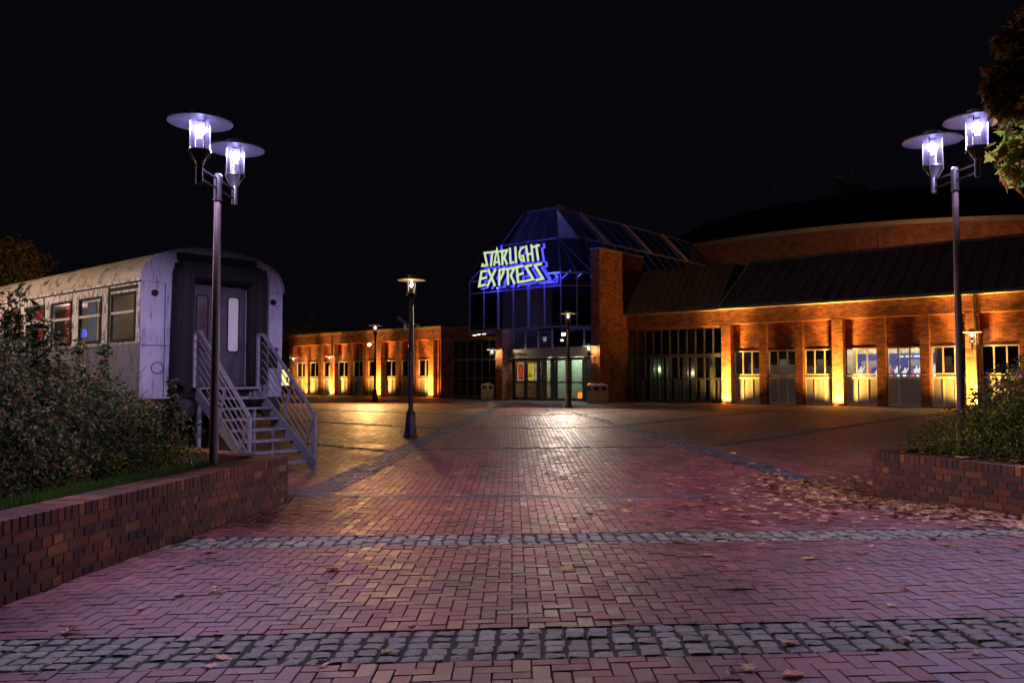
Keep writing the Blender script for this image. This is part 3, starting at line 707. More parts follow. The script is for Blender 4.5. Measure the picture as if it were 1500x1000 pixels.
# right glazed link
XG1 = XR-.26
m = MB(); m.box(.004, XG1, YF-.02, YF+.3, 3.80, 4.58); m.build('fascia', M['brick'], eh)
window(eh, .05, XG1-.02, YF+.16, 2.38, 3.79, 11, frame='frame_dark', fw=.07, name='glazed_screen')
window(eh, .05, XG1-.02, YF+.16, .05, 2.36, 11, frame='frame_dark', fw=.07, rows=2, name='glazed_screen')
rr_ = roof_run(eh, .02, XG1-.02, YF-.22, 4.68, 1.95, 2.45, 'seam', seams=.43)
m = MB(); m.box(.0, XG1+.02, YF-.36, YF-.22, 4.58, 4.70); g_ = m.build('gutter', M['frame_grey'], eh)
m = MB(); x = .3
while x < XG1: m.box(x, x+.035, YF-.385, YF-.36, 4.61, 4.67); x += .6
m.build('gutter_bracket', M['flash'], g_)
m = MB(); m.box(.02, XG1-.03, YF+1.75, YF+8, 4.6, 7.1); m.build('upper_storey', M['darkroof'], eh)
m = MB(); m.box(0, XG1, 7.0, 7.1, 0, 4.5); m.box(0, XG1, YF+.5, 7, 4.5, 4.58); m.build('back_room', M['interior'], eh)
m = MB()   # pale curtains/boards behind the link panes
for k, h_ in enumerate((.0,.25,.9,.75,.6,1,.7,.6,.4,.8,.4)):
    if h_: m.box(.12+k*.487, .12+k*.487+.40*(.5+.5*h_), YF+.55, YF+.58, .1, 2.3 if k in (2,3,4,6,7,9) else 1.15)
m.build('curtain', M['curtainpanel'], eh)
point('link_light', (1.7, YF+.48, 1.7), (.75,1,.5), 2.5, .05, eh); point('link_light', (3.6, YF+.46, 1.5), (1,.75,.45), 2, .05, eh)
point('link_light', (5.0, YF+1.9, 3.3), (1,.8,.55), 3, .05, eh)
# left glazed link
XK0, XK1 = XL1+.98, -7.17
m = MB(); m.box(XK0, XK1-.003, YL+.96, YL+1.3, 3.80, 4.6); m.build('fascia', M['brick'], eh)
for a, b, r in ((2.5,3.79,1),(.05,2.48,2)):
    window(eh, XK0+.02, XK1-.02, YL+1.1, a, b, 12, frame='frame_grey', fw=.06, rows=r, name='glazed_screen')
m = MB(); m.box(XK0-.02, XK1, YL+.86, 12, 4.605, 4.68); m.build('link_roof', M['flash'], eh)
m = MB(); m.box(XK0, XK1, 10, 10.1, 0, 4.5); m.box(XK0, XK1, YL+1.5, 10, 4.4, 4.5); m.build('back_room', M['interior'], eh)
# tower solids
ZE, ZRl, ZC, ZB_ = 6.74, 8.85, 10.8, 3.92
Av, Bv, Cv, Dv = (-9.45, .25), (-8.25, -.97), (-1.75, -.97), (-.56, .22)
Ar, Br, Cr = (-9.1, 1.0), (-7.08, .34), (-2.92, .34)
Bc, Cc = (-6.15, 1.37), (-3.85, 1.37)
FM = M['tower_frame']; fr = MB(); gl = MB()
def bar3(a, b, w_=.07): fr.bar(a, b, w_, w_)
def pane(pts, off=(0,.02,0)): gl.slab(pts, (0,.02,0))
P_ = lambda p, z: (p[0], p[1], z)
# vertical faces ZB_..ZE
for a, b, nn in ((Av, Bv, 2), (Bv, Cv, 6), (Cv, Dv, 2)):
    pane([P_(a, ZB_), P_(b, ZB_), P_(b, ZE), P_(a, ZE)])
    bar3(P_(a, ZB_), P_(b, ZB_), .09); bar3(P_(a, ZE), P_(b, ZE), .09)
    for i in range(nn+1):
        t_ = i/nn; q = (a[0]+(b[0]-a[0])*t_, a[1]+(b[1]-a[1])*t_); bar3(P_(q, ZB_), P_(q, ZE), .11 if nn == 6 and i in (2,4) else .06)
bar3(P_(Bv, 6.05), P_(Cv, 6.05), .05); bar3(P_(Cv, 6.05), P_(Dv, 6.05), .05)
# lower folded roof ZE..ZRl , upper ZRl..ZC
Dr = (-1.9, 1.36)
pane([P_(Bv, ZE), P_(Cv, ZE), P_(Cr, ZRl), P_(Br, ZRl)]); pane([P_(Cv, ZE), P_(Dv, ZE), P_(Dr, ZRl), P_(Cr, ZRl)]); pane([P_(Av, ZE), P_(Bv, ZE), P_(Br, ZRl), P_(Ar, ZRl)])
pane([P_(Br, ZRl), P_(Cr, ZRl), P_(Cc, ZC), P_(Bc, ZC)])
for i in range(5):
    t_ = i/4; a = (Bv[0]+(Cv[0]-Bv[0])*t_, Bv[1]); b = (Br[0]+(Cr[0]-Br[0])*t_, Br[1]); c_ = (Bc[0]+(Cc[0]-Bc[0])*t_, Bc[1])
    bar3(P_(a, ZE), P_(b, ZRl), .06); bar3(P_(b, ZRl), P_(c_, ZC), .07 if i in (0,4) else .05)
for a, b in ((Br, Cr), (Bc, Cc)): bar3(P_(a, ZRl if a is Br else ZC), P_(b, ZRl if a is Br else ZC), .09)
bar3(P_(Cr, ZRl), P_(Dr, ZRl), .07); bar3(P_(Dv, ZE), P_(Dr, ZRl), .06); bar3(P_(Cr, ZRl), P_(Dv, ZE), .05); bar3(P_(((Cv[0]+Dv[0])/2, (Cv[1]+Dv[1])/2), ZE), P_(Cr, ZRl), .05)
bar3(P_(Av, ZE), P_(Ar, ZRl), .06); bar3(P_(Ar, ZRl), P_(Br, ZRl), .06)
m = MB(); m.quadbox([(Bc[0],Bc[1]-.05,ZC),(Cc[0],Cc[1]-.05,ZC),(Cc[0],Cc[1]+1.0,ZC),(Bc[0],Bc[1]+1.0,ZC),(Bc[0]+.25,Bc[1]+.25,ZC+.28),(Cc[0]-.1,Cc[1]+.2,ZC+.28),(Cc[0]-.1,Cc[1]+1.,ZC+.28),(Bc[0]+.25,Bc[1]+1.,ZC+.28)]); m.build('ridge_cap', FM, eh)
# nave: ridge going back, right-hand slope folded
yN = 19.0; xr_, xm_, xe_ = -3.85, -2.3, -.35
def nav(y, k): return {0:(-3.85, y+1.37, ZC+.1), 1:(-2.3, y+.8, ZRl-.1), 2:(-.35, y+.3, 6.9)}[k]
gl.slab([(-3.85, 1.37, ZC), (-3.85, yN, ZC), (-2.0, yN, ZRl), (-2.0, 1.0, ZRl)], (-.02,0,-.01)); gl.slab([(-2.0, 1.0, ZRl), (-2.0, yN, ZRl), (-.45, yN, 6.9), (-.45, .4, 6.9)], (-.02,0,-.01))
bar3((-3.85, 1.37, ZC), (-3.85, yN, ZC), .08); bar3((-2.0, 1.0, ZRl), (-2.0, yN, ZRl), .08); bar3((-.45, .4, 6.9), (-.45, yN, 6.9), .10)
tan = MB()
for i in range(15):
    y_ = 2.0 + i*1.15
    bar3((-3.85, y_, ZC), (-2.0, y_, ZRl), .045); bar3((-2.0, y_, ZRl), (-.45, y_, 6.9), .045)
for i in range(4):
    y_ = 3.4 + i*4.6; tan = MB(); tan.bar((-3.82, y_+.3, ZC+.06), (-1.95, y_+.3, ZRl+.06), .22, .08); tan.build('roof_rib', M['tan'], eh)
m = MB(); m.slab([(-3.85, 1.5, ZC-.02), (-3.85, yN, ZC-.02), (-6.15, yN, ZC-.02), (-6.15, 1.5, ZC-.02)], (0,0,-.05)); m.slab([(-6.15, 1.5, ZC), (-6.15, yN, ZC), (-9.3, yN, 6.9), (-9.3, 1.5, 6.9)], (0,0,-.05)); m.build('nave_roof', M['darkroof'], eh)
m = MB(); m.box(-9.3, -.6, yN-.1, yN, 0, ZC-.1); m.box(-9.3, -9.2, 4.6, yN, 0, 6.9); m.box(-.5, -.4, 4.3, yN, 0, 6.85); m.build('nave_wall', M['interior'], eh)
m = MB(); m.slab([P_(Av, ZB_-.06), P_(Bv, ZB_-.06), (-7.2, -.95, ZB_-.06), (-7.2, 4.4, ZB_-.06), (-9.45, 4.4, ZB_-.06)], (0,0,-.10)); sof = m.build('soffit', M['frame_dark'], eh)
for sx_, sy_ in ((-8.9, .1), (-8.0, -.5), (-7.5, -.6)):
    m = MB(); m.lathe([(.001,0),(.11,0),(.11,-.02),(.001,-.02)], (sx_, sy_, ZB_-.165), 14); m.build('downlight', M.setdefault('dl', emitter('downlight_glow', (1,.85,.6), 2.2)), sof)
# lower glass facade between the fins, above and beside the doors
def yb(x): return .95 - .30*cos((x+3.6)/3.1*pi/2)       # gently bowed front
for k in range(6):
    a, b = -6.6+k*1.0117, -6.6+(k+1)*1.0117
    gl.slab([(a, yb(a), 2.9), (b, yb(b), 2.9), (b, yb(b), ZB_+.1), (a, yb(a), ZB_+.1)], (0,.02,0))
    bar3((a, yb(a), 2.86), (a, yb(a), ZB_), .08); bar3((a, yb(a), 2.88), (b, yb(b), 2.88), .08)
bar3((-6.6, .75, ZB_), (-.6, .75, ZB_), .12)
# light frame running from the tower bottom line back to the doors
fr.build('glazing_frame', FM, eh); gl.build('tower_glass', M['towerglass'], eh)
m = MB()
for k in range(18):
    a, b = -6.62+k*.3378, -6.62+(k+1)*.3378; ya, yb_ = yb(a)-.42, yb(b)-.42
    m.quadbox([(a,ya,2.38),(b,yb_,2.38),(b,yb_+.45,2.38),(a,ya+.45,2.38),(a,ya,2.86),(b,yb_,2.86),(b,yb_+.45,2.86),(a,ya+.45,2.86)])
can = m.build('canopy', simple('canopy_metal', (.20,.17,.20), .45, .3), eh)
# writing on the canopy
cu = bpy.data.curves.new('lettering', 'FONT'); cu.body = 'Theater'; cu.size = .36; cu.extrude = .006; cu.materials.append(simple('dark_lettering', (.03,.025,.03), .5))
to = bpy.data.objects.new('lettering', cu); C.objects.link(to); to.location = (-6.25, yb(-6.25)-.455, 2.5); to.rotation_euler = (pi/2, 0, math.atan2(yb(-5.2)-yb(-6.25), 1.05))
bpy.context.view_layer.update(); lm = bpy.data.meshes.new_from_object(to); lo = bpy.data.objects.new('lettering', lm); C.objects.link(lo); lo.matrix_world = to.matrix_world.copy(); lo.parent = can; bpy.data.objects.remove(to); lo.name = 'lettering'
# doors
for k in range(6):
    a, b = -6.6+k*1.0117+.03, -6.6+(k+1)*1.0117-.03
    m = MB(); z0, z1 = .02, 2.36; w_ = .11
    def seg(xa, xb, za, zb, d0=0, d1=.07):
        m.quadbox([(xa,yb(xa)+d0,za),(xb,yb(xb)+d0,za),(xb,yb(xb)+d1,za),(xa,yb(xa)+d1,za),(xa,yb(xa)+d0,zb),(xb,yb(xb)+d0,zb),(xb,yb(xb)+d1,zb),(xa,yb(xa)+d1,zb)])
    seg(a, a+w_, z0, z1); seg(b-w_, b, z0, z1); seg(a+w_, b-w_, z0, z0+.14); seg(a+w_, b-w_, z1-.14, z1); seg(a+w_, b-w_, .98, 1.06, .004, .066)
    d = m.build('door', M['frame_dark'], eh)
    m = MB(); seg(a+.05, b-.05, z0+.05, z1-.05, .03, .04); m.build('pane', M['glass'], d)
    m = MB(); hx2 = b-w_*.5 if k % 2 == 0 else a+w_*.5
    for s in range(10):
        t0, t1 = pi*s/10, pi*(s+1)/10; sg = -1 if k % 2 == 0 else 1
        m.tube((hx2+sg*.16*sin(t0), yb(hx2)-.07, 1.08+.16*cos(t0)), (hx2+sg*.16*sin(t1), yb(hx2)-.07, 1.08+.16*cos(t1)), .014, n=6)
    m.build('handle', M['metal'], d)
m = MB()
for k in range(7):
    a = -6.6+k*1.0117; m.box(a-.03, a+.03, yb(a)-.03, yb(a)+.10, 0, 2.38)
m.build('door_post', M['frame_dark'], eh)
m = MB(); m.box(-6.62, -.54, yb(-6.6)-.03, yb(-6.6)+.1, 0, 2.9) if False else None
# lobby
m = MB(); m.box(-6.63, -.55, 4.9, 5.0, 0, 3.0); m.box(-6.6, -.55, .95, 4.9, 2.92, 2.98); m.build('lobby_wall', simple('lobby_wall_paint', (.10,.09,.075), .7), eh)
m = MB(); m.box(-5.42, -5.02, 2.5, 2.6, .05, 2.5); m.box(-4.62, -4.0, 2.5, 2.6, .05, 2.45); m.box(-3.62, -2.85, 2.5, 2.6, .05, 2.5); m.build('lobby_partition', simple('lobby_green_panel', (.42,.48,.38), .5), eh)
point('lobby_light', (-2.9, 1.6, 2.6), (.84,1,.80), 52, .05, eh); point('lobby_light', (-4.9, 1.7, 2.6), (.8,1,.75), 28, .05, eh)

# blue light inside the tower; glowing dashes imitate light reflections in its glass corner
BL = emitter('blue_glint_glow', (.10,.16,1.0), 3.5)
m = MB()
for a, b in (((-2.3,-.2,6.5),(-1.7,-.2,6.9)), ((-1.55,.1,6.5),(-1.15,.2,6.85)), ((-2.9,-.4,6.3),(-2.5,-.4,6.55)), ((-.95,.6,6.55),(-.85,.6,6.9)), ((-.75,.5,5.7),(-.75,.5,5.76))): m.tube(a, b, .035, n=8)
m.build('blue_glint', BL, eh)
point('blue_light', (-3.0, .5, 6.1), (.12,.22,1), 70, .03, eh); point('blue_light', (-1.1, 1.4, 5.0), (.2,.35,1), 80, .03, eh); point('blue_light', (-7.6, 1.3, 5.4), (.15,.25,1), 18, .03, eh); point('blue_light', (-4.8, 2.2, 7.6), (.25,.25,1), 26, .03, eh); point('blue_light', (-4.5, 3.2, 4.6), (.2,.3,1), 70, .03, eh)

# ------------------------------------------------------------------ posters inside the doors
def poster(label, x0, x1, z0, z1, y, col, border, parts):
    root = thing('poster', label, 'poster', (O[0], O[1], GB), ROT, None)
    m = MB(); m.box(x0, x1, y, y+.03, z0, z1); m.build('backing', border, root)
    m = MB(); m.box(x0+.05, x1-.05, y-.004, y-.001, z0+.05, z1-.05); m.build('sheet', col, root)
    for i, (kind, a, b, c_, d_, mt) in enumerate(parts):
        m = MB()
        if kind == 'box': m.box(a, b, y-.009-.003*i, y-.006-.003*i, c_, d_)
        else:
            m.slab([((a+b)/2+(b-a)/2*cos(t)*(1 if sin(t) < 0 else 1), y-.006-.003*i, (c_+d_)/2+(d_-c_)/2*sin(t)) for t in np.linspace(0, 2*pi, 20, endpoint=False)], (0,-.003,0))
        m.build('print', mt, root)
E = lambda n, c, p: emitter(n, c, p)
orange = E('poster_orange', (.85,.12,.03), .38); cream = E('poster_cream', (.7,.55,.35), .5); brown = E('poster_brown', (.25,.03,.01), .4); yel = E('poster_yellow', (.95,.62,.05), .5); blk = simple('poster_ink', (.04,.03,.02), .6)
poster('red-orange backlit poster with a dark shield shape, in the door nearest the brick fin', -6.58, -6.06, 1.12, 2.12, 1.25, orange, cream, [('oval', -6.47, -6.17, 1.45, 1.98, brown), ('oval', -6.43, -6.21, 1.52, 1.92, E('poster_red', (.9,.07,.02), .6)), ('box', -6.45, -6.19, 1.2, 1.3, brown)])
poster('bright yellow backlit poster with small dark marks behind the second door', -5.88, -5.38, 1.12, 2.10, 1.25, yel, yel, [('oval', -5.70, -5.58, 1.45, 1.55, blk), ('box', -5.80, -5.46, 1.34, 1.41, blk), ('box', -5.74, -5.54, 1.88, 1.91, cream)])
poster('narrow pale poster at the edge of the second door, right of the yellow one', -5.30, -5.12, 1.12, 2.08, 1.25, E('poster_pale', (.55,.55,.55), .5), cream, [('oval', -5.25, -5.17, 1.6, 1.8, brown)])
def light_box(label, x0, x1, z0, z1, y, st):
    root = thing('light_box', label, 'light box', (O[0], O[1], GB), ROT)
    m = MB(); m.box(x0, x1, y, y+.25, z0, z1); m.build('case', M['black'], root)
    m = MB(); m.box(x0+.02, x1-.02, y-.01, y-.003, z0+.02, z1-.02); f = m.build('face', E('light_box_face', (1,.30,.04), 1.3), root)
    m = MB()
    for k in range(st): a = x0+(x1-x0)*(k+.5)/st; m.box(a-.01, a+.01, y-.016, y-.012, z0+.02, z1-.02)
    m.build('stripe', E('light_box_red', (.8,.05,.01), .7), f)
light_box('glowing orange box low behind the fourth glass door', -2.50, -2.18, .10, .50, 1.5, 1)
light_box('glowing orange and red striped box on the lobby floor beside the brick fin', -1.82, -1.50, .08, .45, 1.4, 4)
light_box('small orange box standing above the striped box beside the brick fin', -1.86, -1.58, .82, 1.02, 1.5, 2)

# wall picture in the lit room (band-coloured crowd scene reduced to plain shapes)
wp = thing('wall_picture', 'bright blue wall picture of dancing figures seen through two middle windows', 'picture', (O[0], O[1], GB), ROT)
py_ = YF+1.86
m = MB(); m.box(rx0+.1, rx1+.2, py_, py_+.02, 1.2, 2.34); m.build('sheet', emitter('picture_blue', (.05,.075,.30), .55), wp)  # picture surfaces glow by themselves in place of room light
figm = [E('picture_figure_pale', (1,.80,.68), .75), E('picture_figure_rose', (.55,.18,.2), .55), E('picture_figure_white', (.75,.78,1), .8)]
wtm = [figm[2], E('picture_grey', (.30,.30,.42), .5)]
r2 = random.Random(5); x = rx0+.25; k = 0
while x < rx1+.1:
    h_ = r2.uniform(.42,.66); m = MB(); z0 = 1.22; s_ = h_/.6; y = py_-.006-.0015*(k % 5)
    lean = r2.uniform(-.06,.06)
    m.slab([(x-.07*s_, y, z0), (x+.07*s_, y, z0), (x+.06*s_+lean, y, z0+.30*s_), (x+.13*s_+lean, y, z0+.42*s_), (x+.19*s_+lean, y, z0+.60*s_), (x+.15*s_+lean, y, z0+.60*s_), (x+.07*s_+lean, y, z0+.43*s_), (x+.04*s_+lean, y, z0+.46*s_), (x+.045*s_+lean, y, z0+.55*s_), (x+lean, y, z0+.58*s_), (x-.045*s_+lean, y, z0+.55*s_), (x-.04*s_+lean, y, z0+.46*s_), (x-.14*s_+lean, y, z0+.40*s_), (x-.16*s_, y, z0+.22*s_), (x-.11*s_, y, z0+.2*s_), (x-.06*s_, y, z0+.30*s_)], (0,-.001,0))
    m.build('printed_figure', figm[k % 3], wp); x += r2.uniform(.19,.40); k += 1
m = MB()
for k, (a, b) in enumerate(((rx0+1.95, rx0+2.12), (rx0+2.2, rx0+2.48), (rx0+2.55, rx0+2.85), (rx0+2.92, rx0+3.2))): m.box(a, b, py_-.006, py_-.003, 2.16, 2.23)
m.build('printed_stripe', wtm[0], wp)
m = MB(); m.box(rx0+.3, rx0+1.3, py_-.004, py_-.002, 1.72, 2.02); m.box(rx0+2.3, rx0+3.1, py_-.004, py_-.002, 1.75, 2.05); m.box(rx0+.1, rx0+.7, py_-.004, py_-.002, 1.3, 1.68); m.build('printed_panel', wtm[1], wp)

# ------------------------------------------------------------------ the lit sign
SY = -1.95
sg = thing('theatre_sign', 'glowing pale green angular lettering with blue neon outline on the glass tower', 'sign', (O[0], O[1], GB), ROT)
def cpt(p): return plane_at(690+p[0]/11.768, 345+p[1]/11.768, SY)
SW = 40/11.768
letters = [ # stroke centre lines of each letter
 ('S', 3.0, [[(292,293),(228,300),(272,512),(188,522),(196,494)]]), ('T', 2.9, [[(318,292),(404,276)],[(362,290),(336,516)]]), ('A', 2.7, [[(392,505),(441,232),(484,496)],[(416,462),(470,452)]]),
 ('R', 2.9, [[(484,274),(612,252),(566,382),(612,486)],[(532,282),(536,494)]]), ('L', 2.9, [[(664,224),(676,472),(726,460)]]), ('I', 2.9, [[(758,206),(772,462)]]),
 ('G', 2.7, [[(902,200),(858,222),(828,290),(832,370),(862,428),(908,440),(892,346),(872,350)]]), ('H', 2.9, [[(944,186),(980,436)],[(1034,168),(1062,428)],[(962,326),(1044,308)]]), ('T', 3.0, [[(1070,196),(1162,168)],[(1118,186),(1152,412)]]),
 ('E', 3.3, [[(256,610),(176,618),(134,870),(232,848)],[(158,748),(254,722)]]), ('X', 3.3, [[(296,596),(402,852)],[(412,588),(278,864)]]), ('P', 3.1, [[(480,846),(484,598),(562,572),(552,640),(500,748)]]),
 ('R', 3.2, [[(604,580),(742,556),(678,688),(742,818)],[(628,576),(632,834)]]), ('E', 3.3, [[(880,524),(782,546),(806,800),(920,786)],[(802,676),(884,652)]]), ('S', 3.3, [[(1030,512),(936,532),(1066,752),(960,776)]]), ('S', 3.3, [[(1200,488),(1094,512),(1234,742),(1122,766)]])]
MG = emitter('sign_pale_green', (.56,.68,.42), .36); MBl = emitter('sign_blue_neon', (.05,.055,1.0), .75); MBk = simple('sign_black_return', (.01,.01,.015), .4)
pxm = abs(plane_at(701, 400, SY)[0]-plane_at(700, 400, SY)[0])*.97
def ribbon(m, pts, hw, y0, y1):
    P = [np.array(cpt(p)) for p in pts]; L = []; R = []
    for i, p in enumerate(P):
        if i == 0: d = P[1]-p; d /= np.linalg.norm(d); nrm_ = np.array([-d[1], d[0]]); e = -d*hw*.9; L.append(p+e+nrm_*hw); R.append(p+e-nrm_*hw)
        elif i == len(P)-1: d = p-P[i-1]; d /= np.linalg.norm(d); nrm_ = np.array([-d[1], d[0]]); e = d*hw*.9; L.append(p+e+nrm_*hw); R.append(p+e-nrm_*hw)
        else:
            d0 = p-P[i-1]; d0 /= np.linalg.norm(d0); d1 = P[i+1]-p; d1 /= np.linalg.norm(d1); n0 = np.array([-d0[1], d0[0]]); n1 = np.array([-d1[1], d1[0]])
            b = n0+n1; b /= np.linalg.norm(b); k = min(hw/max(.25, b @ n0), hw*2.4); L.append(p+b*k); R.append(p-b*k)
    for i in range(len(P)-1):
        q = [(R[i][0], R[i][1]), (R[i+1][0], R[i+1][1]), (L[i+1][0], L[i+1][1]), (L[i][0], L[i][1])]
        m.quadbox([(x, y0, z) for x, z in q] + [(x, y1, z) for x, z in q])
for ch, wpx, strokes in letters:
    hw = wpx*.5*.0475
    m = MB()
    for si, s in enumerate(strokes): ribbon(m, s, hw*.74, SY+.0015*si, SY+.05)
    le = m.build('letter', MG, sg)
    m = MB()
    for si, s in enumerate(strokes): ribbon(m, s, hw*1.12, SY+.06+.0015*si, SY+.30)
    m.build('letter_return', MBk, le)
    m = MB()
    for si, s in enumerate(strokes): ribbon(m, s, hw*1.72, SY+.36+.0015*si, SY+.42)
    m.build('neon_outline', MBl, le)
m = MB(); ribbon(m, [(1296,640),(1340,644),(1384,720),(1372,786),(1200,800)], .02, SY+.5, SY+.53); ribbon(m, [(1180,560),(1260,700),(1290,780),(1120,812)], .02, SY+.46, SY+.49); m.build('neon_swoosh', MBl, sg)
m = MB()
for x_ in (-6.2,-4.8,-3.4,-2.6):
    m.bar((x_, SY+.3, 7.22), (x_, -.9, 7.22), .05)
m.bar((-6.7, SY+.44, 7.22), (-2.3, SY+.44, 7.22), .05); m.build('bracket', MBk, sg)
point('sign_light', (-4.4, SY+.55, 7.2), (.12,.14,1), 30, .03, sg); point('sign_light', (-2.4, SY+.5, 6.6), (.12,.14,1), 24, .03, sg); point('sign_light', (-6.6, SY+.5, 6.3), (.12,.14,1), 18, .03, sg)

# ------------------------------------------------------------------ pillar uplights and wall lanterns
ORG = (1.0, .47, .085)
def uplight(label, x, y, power, group='uplights at the foot of the brick pillars'):
    p = O + U*x + B*y; root = thing('ground_uplight', label, 'uplight', (p[0], p[1], GB), ROT, group)
    m = MB(); m.lathe([(.001,.004),(.13,.004),(.13,.02),(.10,.024),(.001,.024)], (0,0,0), 20); m.build('housing', M['galv'], root, True)
    m = MB(); m.lathe([(.001,.027),(.09,.027)], (0,0,0), 20); m.build('lens', M.setdefault('uplens', emitter('uplight_lens', (1,.75,.35), 4)), root)
    spot('uplight_light', (0,0,.06), (0,.30,3.0), ORG, power*12, 46, 1.0, .04, root); spot('uplight_glow', (0,0,.06), (0,.30,1.6), ORG, power*1.7, 156, .9, .05, root)
uplight('ground uplight at the pillar between the dark glazed link and the first cream window', XR, YF-.30, 250)
uplight('ground uplight at the bright pillar just left of the blue wall picture', XR+BAY, YF-.30, 270)
uplight('ground uplight at the bright pillar behind the double lamp pole', XR+2*BAY, YF-.30, 270)
uplight('ground uplight at the pillar hidden by the hedge on the far right', XR+3*BAY, YF-.30, 220)
uplight('ground uplight at the end pillar beside the dark brick return wall', XL1, YL-.30, 230)
uplight('ground uplight at the pillar behind the orange floodlight post', XL1-BAY, YL-.30, 220)
uplight('ground uplight at the pillar with the wall lantern and downpipe', XL1-2*BAY, YL-.30, 220)
uplight('ground uplight near the carriage at the outermost pillar of the low wing', XL1-2*BAY-3.5, YL-.22, 130)

def wall_lantern(label, x, y, z, wx, wy, power, s=1.0, glow=6, lit=(1,.93,.55)):
    p = O + U*x + B*y; root = thing('wall_lantern', label, 'lantern', (p[0], p[1], GB+z), ROT, 'bracket lanterns on the brick walls'); root.scale = (s,)*3
    lantern_parts(root, lit=lit, glow=glow)
    m = MB(); m.tube((0,0,-.22), (0,0,.02), .03, n=10)
    a = np.array([(wx-x)/s, (wy-y)/s, 0.])
    for dz in (-.08,-.18): m.bar((0,0,dz), (a[0], a[1], dz), .03)
    m.bar((a[0]*.96, a[1]*.96, -.28), (a[0]*.96, a[1]*.96, .0), .08, .04); m.build('bracket', M['metal'], root)
    point('lantern_light', (0,0,.37), (1,.8,.36), power, .05, root)
def lantern_px(label, px, py, b, wdx, wdy, power, **k):   # py: the shade rim
    x, z = plane_at(px, py, b); wall_lantern(label, x, b, z-.47*k.get('s',1), x+wdx, b+wdy, power, **k)
lantern_px('lit bracket lantern on the left brick fin above a litter bin', 721, 512.5, -.40, .5, .42, 40)
lantern_px('lit bracket lantern on the right brick fin beside the entrance doors', 862.5, 507, -.40, .1, .42, 40)
lantern_px('lit bracket lantern on the low wing pillar with the downpipe', 482.5, 522, YL-.55, .35, .5, 22)
lantern_px('greenish-white bracket lantern half hidden behind the lamp pole', 1423.5, 486.5, YF-.5, .1, .48, 24, glow=8, lit=(.9,1,.7))
lantern_px('small lantern glowing on the far low building beside the carriage', 429.8, 524, YL-.6, -.4, .0, 30, s=.9, glow=14)
x_, z_ = plane_at(798, 491, 1.9)
p = O+U*x_+B*1.9; root = thing('hanging_lamp', 'small warm lamp glowing inside the tower glass above the canopy', 'lamp', (p[0], p[1], GB+z_-.25), ROT)
m = MB(); m.lathe([(.001,0),(.10,0),(.11,.25),(.001,.25)], (0,0,-.1), 14); m.build('glass', emitter('hanging_glow', (1,.8,.6), 1.0), root, True)
m = MB(); m.lathe([(.001,.2),(.13,.2),(.10,.3),(.001,.32)], (0,0,0), 14); m.tube((0,0,.3), (0,0,2.2), .01, n=6); m.build('cap', M['metal'], root, True)

xa, za = plane_at(457, 490, 12.0); xb, zb = plane_at(490, 467, 12.0)  # added dome in place of a blurred smear behind the wing
p = O+U*xa+B*12.0; dm = thing('dome_stand_in', 'added brown dome standing in for a blurred smear behind the low wing', 'building', (p[0], p[1], GB)); R_ = xb-xa
m = MB(); m.lathe([(R_, 0), (R_, 4.7)], (0,0,0), 32); m.build('wall', M['brick'], dm, True)
m = MB(); m.lathe([(R_*1.02*cos(q), 4.7+(zb-4.9)*sin(q)) for q in np.linspace(0, pi/2-.01, 9)], (0,0,0), 32); m.build('roof', simple('dome_stand_in_tone', (.6,.42,.28), .7), dm, True)  # pale colour in place of light on the dome
# small far building beside the carriage
fb = thing('annexe', 'small dark annexe with one yellow lit window beside the carriage', 'building', (O[0], O[1], GB), ROT)
m = MB(); m.box(-37, XL1-3*BAY-.36, YL+1.6, 9, 0, 4.0); m.build('wall', M['brick'], fb)
xa, za = plane_at(413, 566, YL+1.55); xb, zb = plane_at(431, 541, YL+1.55)
m = MB(); m.box(xa, xb, YL+1.52, YL+1.58, za+.1, zb); f_ = m.build('window', emitter('yellow_window_light', (1,.78,.32), .75), fb)
m = MB(); m.box(xa-.05, xb+.05, YL+1.46, YL+1.52, zb, zb+.08); m.box(xa-.05, xb+.05, YL+1.46, YL+1.515, za+.02, za+.1); m.box((xa+xb)/2-.15, (xa+xb)/2+.1, YL+1.47, YL+1.515, za+.35, za+.8); m.build('frame', M['frame_dark'], f_)
# slanting pole lit on the roof
xa, za = plane_at(433, 490, 7.0); xb, zb = plane_at(465, 451, 7.0)
rp = thing('roof_pole', 'thin pale pole slanting upward above the low wing roof', 'pole', (O[0], O[1], GB), ROT)
m = MB(); m.tube((xa, 7, za-.6), (xb, 7, zb), .05, n=8); m.build('shaft', E('lit_pole', (.5,.32,.2), .5) if False else M['white_rail'], rp)
m = MB(); m.box(xa-.25, xa+.25, 6.75, 7.25, 4.70, 4.9); m.build('foot', M['flash'], rp)
pb = O+U*(xa+1.5)+B*5.6; spot('roof_pole_light', (pb[0], pb[1], GB+4.9), (0,0,0), (1,.6,.3), 0.01, 60) if False else None

